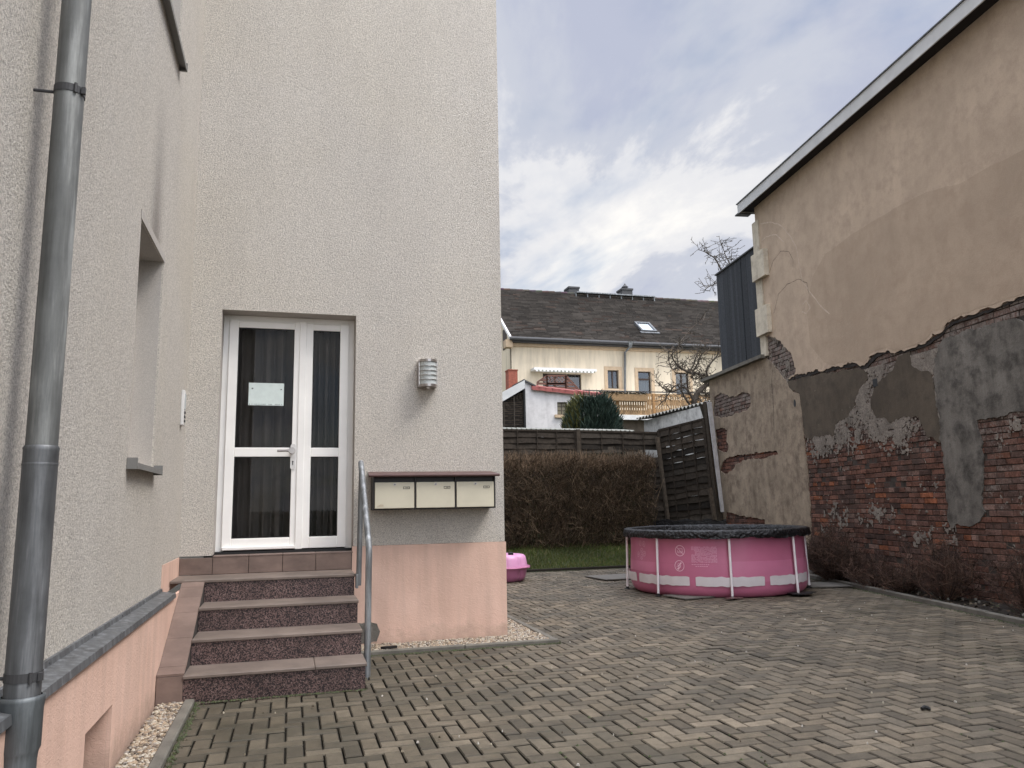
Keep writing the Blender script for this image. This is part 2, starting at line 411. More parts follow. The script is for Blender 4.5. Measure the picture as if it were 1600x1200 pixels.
M['print'] = simple('pale_pink_ink', (.80, .52, .62), .5, 0, .05)
M['print2'] = simple('dull_pink_ink', (.72, .38, .50), .5, 0, .05)
M['strap'] = pinkm('white_strap', (.66, .61, .62), .6)
M['leg_white'] = simple('white_pool_tube', (.78, .73, .75), .35, 0, .03)
M['shell_pink'] = pinkm('pink_plastic', (.66, .32, .52), .35)
M['shell_rose'] = pinkm('rose_plastic', (.44, .16, .28), .4)
def tarp():
    m = Mat('black_tarpaulin', .34, 0, .38); m.color((.007, .007, .008))
    m.bump(m.noise(14, 3, .5, None, 2.0), .8, .03); return m.m
M['tarp'] = tarp()
M['slab'] = simple('grey_slab', (.125, .115, .10), .85, 0, .2, 4, .3, 60)
M['mailcream'] = simple('cream_mailbox_paint', (.60, .555, .43), .42, 0, .05, 5)
M['mailbrown'] = simple('dark_mailbox_frame', (.022, .018, .017), .5)
M['mailroof'] = simple('brown_mailbox_roof', (.095, .050, .045), .4, 0, .2, 10)
M['silver'] = simple('brushed_steel', (.42, .39, .37), .32, .9, .08, 20)
M['opal'] = simple('opal_lamp_glass', (.50, .53, .52), .55, 0, .04)
M['creamwall'] = plaster('cream_house_render', (.70, .605, .46), .06, None, .06, .16, .1)
M['tan'] = simple('tan_window_surround', (.48, .36, .24), .8)
M['brownframe'] = simple('brown_window_frame', (.045, .028, .020), .6)
M['whitewall'] = plaster('white_shed_render', (.66, .64, .63), .08, (.52, .50, .49), .06, .10, .2)
M['shedwall'] = plaster('grey_white_shed_wall', (.62, .61, .59), .10, (.27, .26, .25), .06, .16, .2)
M['redtile'] = simple('red_coping_tile', (.26, .075, .065), .7, 0, .3, 9, .5, 30)
def roofm():
    m = Mat('brown_plain_tile', .9, 0, .25); c, a = m.attr(); n = m.noise(.7, 5, .65); f = m.noise(11, 4, .7)
    x = m.mix(1.0, c, m.ramp(n, [(.3, .7), (.7, 1.2)]), 'MULTIPLY')
    x = m.mix(m.ramp(f, [(.63, 0.0), (.72, .5)]), x, (.20, .19, .17)); m.color(x); m.bump(f, .4, .02); return m.m
M['roof'] = roofm()
M['pine'] = attrmat('balcony_board', .75, .3, 12, .2, .75, 1.15)
M['redwood'] = simple('red_brown_lattice', (.135, .062, .045), .8, 0, .25, 14)
M['white'] = simple('white_paint', (.68, .67, .65), .6)
M['weathered_white'] = simple('weathered_white_board', (.42, .41, .41), .8, 0, .2, 9)
M['sill'] = simple('grey_window_sill', (.20, .195, .185), .5, .2, .1, 6)
M['stripe'] = simple('green_grey_stripe', (.16, .17, .13), .8)
M['chimbrick'] = simple('red_chimney_brick', (.27, .085, .055), .9, 0, .25, 12, .5, 40)
M['dkgrey'] = simple('dark_grey_metal', (.05, .05, .052), .6)
M['corr'] = simple('fibre_cement', (.16, .155, .14), .9, 0, .3, 6)
M['corrclear'] = simple('clear_corrugated_edge', (.30, .30, .26), .5)
M['curtain_white'] = simple('white_net_curtain', (.42, .43, .44), .9)
# ================================================================== GROUND
def sstep(a, b, x):
    t = max(0, min(1, (x-a)/(b-a))); return t*t*(3-2*t)
def gz(x, y):
    return -.06+.40*sstep(14.5, 16.2, y)+.5*sstep(16.3, 17.6, y)+1.9*sstep(18, 32, y)
mb = MB()
ys = [-300, -60, -20, -4, 4, 10, 14.4, 14.7, 15, 15.3, 15.6, 15.9, 16.2, 16.5, 16.8, 17.1, 17.4, 17.8, 18.5, 20, 22, 24, 26, 28, 30, 32, 40, 60, 120, 300, 900]
xs = [-600, -120, -30, -10, -4, 0, 2, 4, 6, 8, 10, 12, 16, 24, 40, 120, 600]
mb.grid([[(x, y, gz(x, y)) for x in xs] for y in ys])
struct(mb.build('ground', M['earth'], smooth=True))
mb = MB(); mb.poly([(-1, -6, -.030), (12, -6, -.030), (12, 14.6, -.030), (-1, 14.6, -.030)])
struct(mb.build('paving_bed', M['joint']))
# ---- herringbone paving clipped to the yard outline
def clip(poly, a, b, c):        # keep a*x+b*y<=c
    out = []
    for i in range(len(poly)):
        p, q = poly[i], poly[(i+1) % len(poly)]
        dp, dq = a*p[0]+b*p[1]-c, a*q[0]+b*q[1]-c
        if dp <= 0: out.append(p)
        if (dp < 0 < dq) or (dq < 0 < dp):
            t = dp/(dp-dq); out.append((p[0]+(q[0]-p[0])*t, p[1]+(q[1]-p[1])*t))
    return out
def rk(y): return 7.12+(y-6.36)*(1.08/4.727)     # right kerb line
RK = (1.0, -(1.08/4.727), 7.12-6.36*(1.08/4.727))
regions = [[(-1, 0, .60), (0, 1, 5.915), RK], [(-1, 0, -.56), (0, -1, -5.915), (0, 1, 7.16), RK], [(-1, 0, -2.47), (0, -1, -7.16), (0, 1, 14.50), RK]]
mb = MB(); w, l = .10, .20; g = .0046
def ztop(x, y): return .010*(mnoise.noise(Vector((x*.8, y*.8, 0)))+.3*mnoise.noise(Vector((x*3, y*3, 5))))-.004
def add_paver(x, y, dx, dy):
    x0, x1, y0, y1 = x+g, x+dx-g, y+g, y+dy-g
    base = random.choice([(.142, .115, .083), (.156, .127, .093), (.120, .098, .072), (.176, .145, .108), (.128, .107, .081), (.104, .086, .064)])
    k = random.uniform(.78, 1.16); mb.cur = tuple(c*k for c in base)
    tilt = [random.uniform(-.0028, .0028) for _ in range(3)]
    for reg in regions:
        P = [(x0, y0), (x1, y0), (x1, y1), (x0, y1)]
        for h in reg:
            P = clip(P, *h)
            if len(P) < 3: break
        if len(P) < 3: continue
        cx_ = sum(p[0] for p in P)/len(P); cy_ = sum(p[1] for p in P)/len(P)
        zc = ztop(cx_, cy_)+tilt[2]
        def Z(p): return zc+(p[0]-cx_)*tilt[0]*8+(p[1]-cy_)*tilt[1]*8
        b = .006; n = len(P); i = len(mb.v)
        inner = []
        for p in P:
            ddx, ddy = cx_-p[0], cy_-p[1]
            inner.append((p[0]+math.copysign(min(b, abs(ddx)*.5), ddx), p[1]+math.copysign(min(b, abs(ddy)*.5), ddy)))
        mb.v += [(p[0], p[1], Z(p)) for p in inner]; mb.v += [(p[0], p[1], Z(p)-.006) for p in P]; mb.v += [(p[0], p[1], -.04) for p in P]
        mb.f.append(tuple(range(i, i+n))); mb.c.append(mb.cur)
        for q in range(n):
            q2 = (q+1) % n
            mb.f.append((i+q, i+n+q, i+n+q2, i+q2)); mb.c.append(tuple(c_*.7 for c_ in mb.cur))
            mb.f.append((i+n+q, i+2*n+q, i+2*n+q2, i+n+q2)); mb.c.append((.014, .011, .008))
for j in range(8, 150):
    for i in range(-10, 100):
        m_ = (i-j) % 4
        x, y = i*w, j*w
        if x > rk(y)+.2 or (y > 5.9 and x < .3) or (y > 7.2 and x < 2.2) or (y > 8 and x > rk(8)+6): continue
        if m_ == 0: add_paver(x, y, l, w)
        elif m_ == 2: add_paver(x, y-w, w, l)
struct(mb.build('paving', M['paver']))
mb = MB()          # kerbs
mb.bbox(-.665, -.60, -1, 5.915, -.1, .028, .008)
mb.bbox(.60, 1.55, 7.165, 7.228, -.1, .035, .008); mb.bbox(1.555, 2.46, 7.163, 7.226, -.1, .033, .008)
mb.bbox(2.405, 2.465, 7.229, 8.7, -.1, .026, .006); mb.bbox(2.405, 2.465, 8.71, 14.5, -.1, .026, .006)
struct(mb.build('kerb', M['kerb']))
mb = MB()
y = -1.0
while y < 14.4:
    y2 = min(y+.99, 14.45); a = random.uniform(-.006, .006)
    p0 = Vector((rk(y)+.02, y, -.1)); p1 = Vector((rk(y2)+.02, y2, -.1))
    n_ = Vector((.97, -.22, 0))*.065; h = .155+a
    rows = []
    for p in (p0, (p0*.5+p1*.5), p1):
        rows.append([p, p+Vector((0, 0, h-.012)), p+n_*.2+Vector((0, 0, h)), p+n_*.8+Vector((0, 0, h)), p+n_+Vector((0, 0, h-.012)), p+n_])
    mb.grid(rows); mb.poly(rows[0]); mb.poly(rows[-1][::-1]); y = y2+.006
struct(mb.build('bed_kerb', M['kerb']))
mb = MB(); mb.bbox(2.47, 9.3, 14.50, 14.56, -.1, .05, .008)
struct(mb.build('lawn_edging', M['joint']))
# planting bed along the old wall
mb = MB(); rows = []
for k in range(0, 60):
    yy = -1+k*.27; row = []
    for t in range(7):
        x = rk(yy)+.08+t*.22
        row.append((x, yy, .02+.035*mnoise.noise(Vector((x*3, yy*3, 2)))+.02*mnoise.noise(Vector((x*11, yy*11, 2)))))
    rows.append(row)
mb.grid(rows); struct(mb.build('planting_bed', M['soil'], smooth=False))
mb = MB()
for k in range(4200):
    yy = random.uniform(4.5, 14); x = rk(yy)+random.uniform(.09, 1.2)
    z = .035; L_ = random.uniform(.015, .05); a = random.uniform(0, 6.28); mb.cur = random.choice([(.06, .04, .025), (.035, .026, .018), (.02, .016, .012), (.11, .085, .055), (.03, .035, .015)])
    d = Vector((math.cos(a), math.sin(a), random.uniform(-.2, .5)))*L_; e = Vector((-math.sin(a), math.cos(a), random.uniform(-.3, .3)))*L_*.45
    p = Vector((x, yy, z+.02*random.random())); mb.poly([p, p+d*.5+e, p+d, p+d*.5-e])
for k in range(26):
    yy = random.uniform(5.5, 11); x = rk(yy)+random.uniform(.12, .6); mb.cur = (.3, .29, .26)
    s_ = random.uniform(.006, .014); mb.box(x, x+s_*2, yy, yy+s_*1.5, .035, .05+s_)
struct(mb.build('leaf_litter', M['leaf']), 'stuff')
# ---- gravel strips
def pebbles(mb, x, y, z):
    s_ = random.uniform(.006, .015); sx_, sy_, sz_ = s_*random.uniform(.8, 1.6), s_*random.uniform(.7, 1.2), s_*random.uniform(.5, .8)
    a = random.uniform(0, 6.28); ca, sa = math.cos(a), math.sin(a)
    mb.cur = random.choice([(.36, .30, .22), (.28, .22, .16), (.44, .40, .33), (.20, .15, .10), (.25, .22, .19), (.34, .26, .18), (.11, .085, .065), (.40, .35, .28)])
    i = len(mb.v)
    ring = []
    for (rr, zz_, n_) in ((.6, -.5, 5), (1, .15, 5), (.55, .85, 5)):
        for k in range(n_):
            t = 2*math.pi*(k+.5*(zz_ > 0))/n_; j_ = random.uniform(.85, 1.15)
            px, py = math.cos(t)*rr*sx_*j_, math.sin(t)*rr*sy_*j_
            mb.v.append((x+px*ca-py*sa, y+px*sa+py*ca, z+zz_*sz_))
    for r_ in range(2):
        for k in range(5):
            k2 = (k+1) % 5; mb.f.append((i+r_*5+k, i+r_*5+k2, i+r_*5+5+k2, i+r_*5+5+k)); mb.c.append(mb.cur)
    mb.f.append(tuple(i+10+k for k in range(5))); mb.c.append(mb.cur)
mb = MB()
def gravel_area(x0, x1, y0, y1, n, zf):
    for _ in range(n):
        x = random.uniform(x0, x1); y = random.uniform(y0, y1); pebbles(mb, x, y, zf(x, y)+random.uniform(-.006, .008))
gravel_area(.60, 2.40, 7.235, 7.575, 5200, lambda x, y: .012+.03*max(0, (y-7.3)))
gravel_area(2.06, 2.40, 7.5, 9.6, 4200, lambda x, y: .008)
gravel_area(-.825, -.67, 2.6, 5.91, 4200, lambda x, y: .006)
struct(mb.build('gravel', M['pebble']), 'stuff')
mb = MB(); mb.box(.6, 2.4, 7.23, 7.57, -.03, .004); mb.box(2.06, 2.40, 7.571, 14, -.03, .003); mb.box(-.825, -.667, -1, 5.91, -.03, .002)
struct(mb.build('gravel_bed', M['soil']))
# ================================================================== THE APARTMENT HOUSE
WX, WY, RX = -.95, 7.58, 2.055          # left wall plane, entrance wall plane, right corner
TOPZ = 9.4
house = thing('apartment_house', 'pale rendered apartment house with salmon plinth and white glazed entrance door', 'house', None, (0, 7.58, 0))
house_o = Vector((0, 7.58, 0))
def hb(mb, name, m, parent=house, **k):
    o = mb.build(name, m, parent, **k)
    if parent is house: o.matrix_parent_inverse = Matrix.Translation(-house_o)
    return o
DX0, DX1, DZ0, DZ1, DY = -.672, .572, .89, 3.163, 7.87
mb = MB()
out = [(WX, .885), (DX0, .885), (DX0, DZ1), (DX1, DZ1), (DX1, .93), (RX, .93), (RX, TOPZ), (WX, TOPZ)]
mb.plate(out, [], (0, WY, 0), (1, 0, 0), (0, 0, 1), (0, -1, 0), .012, back=False)
# left wing wall, with window openings
LW = [(5.09, 5.985, 1.60, 3.108), (5.20, 6.205, 4.83, 6.4), (1.2, 2.1, 4.75, 6.4), (1.3, 2.2, 1.60, 3.1)]
holes = [[(a, c), (b, c), (b, d), (a, d)] for a, b, c, d in LW]
mb.plate([(-4, .69), (7.30, .69), (7.30, .88), (WY, .88), (WY, TOPZ), (-4, TOPZ)], holes, (WX, 0, 0), (0, 1, 0), (0, 0, 1), (1, 0, 0), .012, back=False)
# outer right side and rear
mb.poly([(RX, WY+.012, 0), (RX, 13.5, 0), (RX, 13.5, TOPZ), (RX, WY+.012, TOPZ)])
mb.poly([(RX, 13.5, 0), (-8, 13.5, 0), (-8, 13.5, TOPZ), (RX, 13.5, TOPZ)])
mb.poly([(WX, -4, 0), (-8, -4, 0), (-8, -4, TOPZ), (WX, -4, TOPZ)])
hb(mb, 'wall', M['stucco'])
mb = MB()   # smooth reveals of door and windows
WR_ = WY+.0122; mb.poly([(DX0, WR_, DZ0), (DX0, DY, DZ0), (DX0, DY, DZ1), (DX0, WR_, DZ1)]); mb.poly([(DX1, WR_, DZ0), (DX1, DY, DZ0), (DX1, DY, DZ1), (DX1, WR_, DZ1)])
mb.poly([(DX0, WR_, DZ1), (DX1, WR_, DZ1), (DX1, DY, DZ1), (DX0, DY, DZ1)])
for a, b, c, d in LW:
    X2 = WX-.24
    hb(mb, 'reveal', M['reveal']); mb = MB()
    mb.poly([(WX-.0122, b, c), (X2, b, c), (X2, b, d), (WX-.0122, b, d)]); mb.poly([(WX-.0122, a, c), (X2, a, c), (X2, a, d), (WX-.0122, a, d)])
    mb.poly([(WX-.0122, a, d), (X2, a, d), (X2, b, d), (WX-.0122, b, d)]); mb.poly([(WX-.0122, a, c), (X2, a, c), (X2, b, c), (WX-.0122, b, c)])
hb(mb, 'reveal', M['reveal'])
mb = MB()
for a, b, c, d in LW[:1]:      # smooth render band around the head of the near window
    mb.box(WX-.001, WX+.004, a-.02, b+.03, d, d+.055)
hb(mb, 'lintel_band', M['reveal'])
for a, b, c, d in LW:
    mb = MB(); X2 = WX-.18
    for (p, q, r_, s_) in ((a, a+.08, c, d), (b-.08, b, c, d), (a+.08, b-.08, c, c+.08), (a+.08, b-.08, d-.08, d)): mb.box(X2-.06, X2, p, q, r_, s_)
    wn = hb(mb, 'window', M['white_pvc'])
    mb = MB(); mb.box(X2-.035, X2-.03, a+.08, b-.08, c+.08, d-.08); hb(mb, 'pane', M['glass'], wn)
    mb = MB(); mb.box(X2-.3, X2-.29, a, b, c, d); hb(mb, 'curtain', M['curtain_white'], wn)
    mb = MB()
    mb.hexa([(WX-.17, a-.02, c-.012), (WX+.055, a-.02, c-.03), (WX+.055, b+.03, c-.03), (WX-.17, b+.03, c-.012), (WX-.17, a-.02, c), (WX+.055, a-.02, c-.018), (WX+.055, b+.03, c-.018), (WX-.17, b+.03, c)])
    mb.box(WX+.052, WX+.058, a-.02, b+.03, c-.052, c-.017)
    for yy in (a-.03, b+.015): mb.box(WX+.002, WX+.061, yy, yy+.018, c-.056, c+.012)
    hb(mb, 'sill', M['sill'], wn)
mb = MB()   # plinth
PX = -.853
mb.plate([(-4, -.1), (WY, -.1), (WY, .645), (-4, .645)], [[(4.00, -.02), (4.55, -.02), (4.55, .325), (4.00, .325)]], (PX, 0, 0), (0, 1, 0), (0, 0, 1), (1, 0, 0), .02, back=False)
for (ya, yb, za, zb_) in ((4.0, 4.0, -.02, .325), (4.55, 4.55, -.02, .325)): mb.poly([(PX-.0205, ya, za), (PX-.22, ya, za), (PX-.22, ya, zb_), (PX-.0205, ya, zb_)])
mb.poly([(PX-.0205, 4.0, .325), (PX-.22, 4.0, .325), (PX-.22, 4.55, .325), (PX-.0205, 4.55, .325)]); mb.poly([(PX-.22, 4.0, -.02), (PX-.22, 4.55, -.02), (PX-.22, 4.55, .325), (PX-.22, 4.0, .325)])
mb.box(WX-.01, WX+.004, 6.62, WY-.003, .645, .878)
mb.plate([(DX1-.01, -.1), (RX+.012, -.1), (RX+.012, .928), (DX1-.01, .928)], [], (0, WY-.004, 0), (1, 0, 0), (0, 0, 1), (0, -1, 0), .02, back=False)
mb.poly([(RX+.012, WY+.016, -.1), (RX+.012, 13.5, -.1), (RX+.012, 13.5, .928), (RX+.012, WY+.016, .928)])
mb.poly([(RX+.012, WY-.004, .928), (RX+.012, 13.5, .928), (RX-.02, 13.5, .934), (RX-.02, WY-.004, .934)])
hb(mb, 'plinth', M['salmon'])
mb = MB()   # bare patch of mortar low on the plinth
def jag(pts, amp, step, seed=0, closed=True):
    out = []; rnd = random.Random(seed); n = len(pts)
    for i in range(n if closed else n-1):
        a, b = Vector((*pts[i], 0)), Vector((*pts[(i+1) % n], 0)); L_ = (b-a).length; k = max(1, int(L_/step)); d = (b-a)/L_; nn = Vector((-d.y, d.x, 0))
        for j in range(k):
            p = a+(b-a)*(j/k)
            if j: p = p+nn*(amp*(mnoise.noise(Vector((p.x*6, p.y*6, seed+.5)))*1.4+rnd.uniform(-.55, .55)))+d*rnd.uniform(-.25, .25)*step
            out.append((p.x, p.y))
    return out
mb.plate(jag([(.585, .03), (.80, .05), (.83, .14), (.80, .21), (.72, .245), (.66, .22), (.585, .235)], .012, .03, 3), [], (0, WY-.0065, 0), (1, 0, 0), (0, 0, 1), (0, -1, 0), .004)
hb(mb, 'mortar_patch', M['plaster_grey'])
mb = MB()   # zinc ledge on the plinth of the wing
prof = [(WX-.002, .704), (WX+.014, .704), (WX+.018, .680), (PX+.014, .667), (PX+.018, .634), (PX+.012, .634), (PX+.008, .660), (WX-.002, .668)]
y = -3.0; k = 0
while y < 6.6:
    y2 = min(y+2.0, 6.60); mb.grid([[(p[0]+.0015*(k % 2), yy, p[1]+.001*(k % 2)) for p in prof] for yy in (y-.02, y2)], closeu=True); mb.poly([(p[0], y2, p[1]) for p in prof]); y = y2; k += 1
for q in range(9): mb.tube([(WX+.011, .8+q*.72, .694), (WX+.020, .8+q*.72, .694)], .006, 8)
hb(mb, 'ledge', M['sheet'])
mb = MB()   # flat roof edge above the frame
mb.box(-8.2, RX+.35, WY-.35, 13.8, TOPZ, TOPZ+.18); mb.box(-8.2, WX+.35, -4.2, WY-.351, TOPZ, TOPZ+.18)
hb(mb, 'roof', M['sheet'])
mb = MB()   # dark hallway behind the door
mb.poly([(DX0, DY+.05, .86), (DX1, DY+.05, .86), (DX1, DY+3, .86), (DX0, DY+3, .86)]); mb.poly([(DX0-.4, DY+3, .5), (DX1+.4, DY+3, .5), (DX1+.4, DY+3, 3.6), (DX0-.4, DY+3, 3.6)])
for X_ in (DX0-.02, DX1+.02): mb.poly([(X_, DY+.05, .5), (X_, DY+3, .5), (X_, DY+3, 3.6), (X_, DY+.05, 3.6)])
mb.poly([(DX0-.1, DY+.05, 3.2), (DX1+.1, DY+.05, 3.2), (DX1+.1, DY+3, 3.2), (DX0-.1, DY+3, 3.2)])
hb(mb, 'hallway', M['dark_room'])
# ---- door
def rect_y(x0, y0, x1, y1, Y):
    a = qy(x0, y0, Y); b = qy(x1, y1, Y); return min(a.x, b.x), max(a.x, b.x), min(a.z, b.z), max(a.z, b.z)
mb = MB(); FZ0 = .905
for (x0, x1, z0, z1) in ((DX0, DX0+.065, FZ0, DZ1), (DX1-.065, DX1, FZ0, DZ1), (DX0+.065, DX1-.065, DZ1-.065, DZ1)): mb.bbox(x0, x1, DY-.075, DY, z0, z1, .003)
door = hb(mb, 'door', M['white_pvc'])
MX = .075   # meeting stile
def leaf(x0, x1, z0, z1, st, rails, y0):
    mb = MB(); zs = [z0]+[v for r_ in rails for v in r_]+[z1]
    mb.bbox(x0, x0+st, y0, y0+.07, z0, z1, .004); mb.bbox(x1-st, x1, y0, y0+.07, z0, z1, .004)
    for a, b in rails: mb.bbox(x0+st, x1-st, y0, y0+.07, a, b, .004)
    hb(mb, 'door_leaf', M['white_pvc'], door)
    for k in range(len(rails)-1):
        a, b = rails[k][1], rails[k+1][0]; mb = MB(); mb.box(x0+st, x1-st, y0+.028, y0+.036, a, b); hb(mb, 'pane', M['glass'], door)
        mb = MB()
        for (p, q, r_, s_) in ((x0+st, x0+st+.008, a, b), (x1-st-.008, x1-st, a, b), (x0+st+.008, x1-st-.008, a, a+.008), (x0+st+.008, x1-st-.008, b-.008, b)): mb.box(p, q, y0+.012, y0+.0275, r_, s_)
        hb(mb, 'glazing_seal', M['black'], door)
rails = [(FZ0+.01, 1.022), (1.785, 1.872), (3.04, 3.158-.055)]
leaf(DX0+.055, MX, FZ0+.01, 3.112, .085, rails, DY-.10)
leaf(MX+.010, DX1-.055, FZ0+.01, 3.112, .085, rails, DY-.10)
mb = MB(); mb.bbox(MX-.035, MX+.032, DY-.113, DY-.1005, FZ0+.005, 3.12, .004); hb(mb, 'cover_strip', M['white_pvc'], door)
mb = MB(); mb.bbox(DX0+.06, MX-.036, DY-.135, DY-.1005, FZ0+.012, FZ0+.045, .006); hb(mb, 'weather_bar', M['white_pvc'], door)
mb = MB(); mb.box(DX0, DX1, DY-.13, DY, .878, FZ0); hb(mb, 'threshold', M['black'], door)
hx = MX-.072; hz = 1.84
mb = MB(); rows = []
for k in range(20):
    a = 2*math.pi*k/20; rows.append((hx+.024*math.cos(a), hz-.055+(.10 if math.sin(a) >= 0 else -.10)+.024*math.sin(a)))
mb.plate(rows, [], (0, DY-.112, 0), (1, 0, 0), (0, 0, 1), (0, -1, 0), .012); pl_ = hb(mb, 'lock_plate', M['white'], door)
mb = MB(); mb.lathe([(0, 0), (.009, 0), (.009, .003), (0, .003)], (0, 0, 0), 12); k_ = MB()
k_.box(hx-.004, hx+.004, DY-.115, DY-.1125, hz-.135, hz-.105); k_.tube([(hx, DY-.115, hz-.103), (hx, DY-.1122, hz-.103)], .008, 12); hb(k_, 'keyhole', M['dkgrey'], door)
mb = MB(); mb.tube([(hx, DY-.112, hz), (hx, DY-.155, hz)], .010, 12); mb.tube([(hx+.008, DY-.160, hz), (hx-.03, DY-.168, hz), (hx-.075, DY-.166, hz-.002), (hx-.145, DY-.160, hz-.003)], [.016, .013, .010, .011], 12)
mb.tube([(hx-.01, DY-.150, hz), (hx-.01, DY-.182, hz)], [.034, .030], 18); hb(mb, 'door_handle', M['silver'], door, smooth=True)
# curtain hanging inside the door
mb = MB()
for (x0, x1) in ((DX0+.1, .02), (.13, DX1-.1)):
    rows = []
    for zz_ in (.95, 1.6, 2.4, 3.1):
        rows.append([(x0+(x1-x0)*t/60, DY+.12+.05*math.sin(t*.50+x0*9)+.016*math.sin(t*1.13+zz_), zz_) for t in range(61)])
    mb.grid(rows)
hb(mb, 'curtain', M['curtain'], door, smooth=True)
# notice on the pane
a = rect_y(389, 598, 443, 634, DY-.074)
mb = MB(); mb.box(a[0], a[1], DY-.0765, DY-.0745, a[2], a[3]); note = mb.build('notice', M['paper']); tag(note, 'pale landscape sheet of paper stuck to the inside of the upper door glass', 'notice')
mb = MB()
for k in range(26):
    x = a[0]+.008+(a[1]-a[0]-.016)*k/26
    if random.random() < .75: mb.box(x, x+random.uniform(.003, .0075), DY-.0775, DY-.0766, a[2]+.006, a[2]+.014)
for (fx, fz_, w_, h_) in ((.08, .72, .016, .012), (.90, .70, .014, .010)): mb.box(a[0]+(a[1]-a[0])*fx, a[0]+(a[1]-a[0])*fx+w_, DY-.0775, DY-.0766, a[2]+(a[3]-a[2])*fz_, a[2]+(a[3]-a[2])*fz_+h_)
mb.build('printed_line', M['ink'], note)
# ---- stairs
st = thing('entrance_stairs', 'four dark speckled stone steps with brown tiled cheek leading up to the white door', 'stairs', None)
fr = [5.92, 6.28, 6.66, 7.04, 7.565]; hs = [.18, .36, .54, .72]
for k in range(4):
    x0 = -.675 if k else -.68; y1 = fr[k+1] if k < 3 else 7.565
    mb = MB(); mb.box(x0, .545, fr[k], y1+.0 if k == 3 else y1+.05, (-.05 if k == 0 else hs[k-1]-.005), hs[k]-.024)
    stp = mb.build('step', M['terrazzo'], st)
    mb = MB()
    xx = x0 if k < 3 else PX+.004
    if k == 3:
        mb.bbox(WX+.006, .553, fr[k]-.012, y1-.001, hs[k]-.0235, hs[k], .004)
    elif k == 0:
        mb.bbox(x0-.004, .19, fr[k]-.014, y1, hs[k]-.0235, hs[k]-.001, .004); mb.bbox(.192, .556, fr[k]-.013, y1, hs[k]-.0235, hs[k], .004)
    else: mb.bbox(x0, .553, fr[k]-.012, y1, hs[k]-.0235, hs[k], .004)
    mb.build('tread', M['tread'], stp)
mb = MB(); mb.box(PX+.004, -.677, 7.05, 7.56, .3, hs[3]-.024); mb.build('landing_base', M['grout'], st)
mb = MB()   # cheek with tiled slope
ys_ = [5.92, 6.02, 7.06]; zs_ = [.215, .245, .715]
def cheek(x0, x1, y0, z0, y1, z1, g=.0055):
    mb.hexa([(x0, y0+g, z0-.014), (x1, y0+g, z0-.014), (x1, y1-g, z1-.014), (x0, y1-g, z1-.014), (x0, y0+g, z0), (x1, y0+g, z0), (x1, y1-g, z1), (x0, y1-g, z1)])
cheek(PX+.002, -.676, 5.912, .196, 6.03, .226)
for k in range(5):
    t0, t1 = [(0, .30), (.30, .60), (.60, .80), (.80, .93), (.93, 1.0)][k]
    Y0, Y1 = 6.03+t0*1.0, 6.03+t1*1.0; Z0, Z1 = .226+t0*.48, .226+t1*.48; cheek(PX+.002, -.676, Y0, Z0, Y1, Z1)
mb.bbox(PX+.004, -.681, 5.918, 5.935, -.05, .180, .002)
mb.build('cheek_tile', M['tile'], st)
mb = MB(); mb.hexa([(PX, 5.93, -.05), (-.679, 5.93, -.05), (-.679, 7.05, -.05), (PX, 7.05, -.05), (PX, 5.93, .15), (-.679, 5.93, .15), (-.679, 7.05, .66), (PX, 7.05, .66)]); mb.build('cheek', M['grout'], st)
mb = MB(); xs_ = [WX+.004, -.668, -.36, -.065, .23, .556]
for k in range(5): mb.bbox(xs_[k]+.002, xs_[k+1]-.002, 7.562, 7.576, .722, .868, .002)
xs_ = [DX0+.002, -.36, -.065, .23, DX1-.002]
for k in range(4): mb.bbox(xs_[k]+.002, xs_[k+1]-.002, 7.560, DY-.125, .8695, .882, .002)
mb.build('riser_tile', M['tile'], st)
mb = MB(); mb.box(PX+.003, .566, 7.5765, 7.579, .6, .866); mb.build('landing_wall', M['grout'], st)
# ---- handrail
hr = thing('handrail', 'bent galvanised tube handrail beside the entrance steps', 'handrail', None, (.6, 6.33, 0))
def loc(o, L_): o.matrix_parent_inverse = Matrix.Translation(-Vector(L_)); return o
def arc(a, c, b, n=7):      # quadratic corner
    return [(Vector(a)*(1-t)**2+Vector(c)*2*t*(1-t)+Vector(b)*t*t) for t in [k/n for k in range(n+1)]]
mb = MB(); path = [Vector((.597, 6.33, -.02)), Vector((.600, 6.33, .85))]+arc((.601, 6.33, .87), (.603, 6.33, .965), (.602, 6.40, 1.03))+[Vector((.592, 7.08, 1.69))]
mb.tube(path, .0255, 16); loc(mb.build('rail_tube', M['galv'], hr, smooth=True), (.6, 6.33, 0))
mb = MB(); mb.tube([(.594, 7.02, 1.60), (.580, 7.02, .62)], .0235, 16); loc(mb.build('rail_post', M['galv'], hr, smooth=True), (.6, 6.33, 0))
mb = MB(); mb.bbox(.5535, .575, 6.98, 7.06, .60, .72, .002); loc(mb.build('fixing_plate', M['galv'], hr), (.6, 6.33, 0))
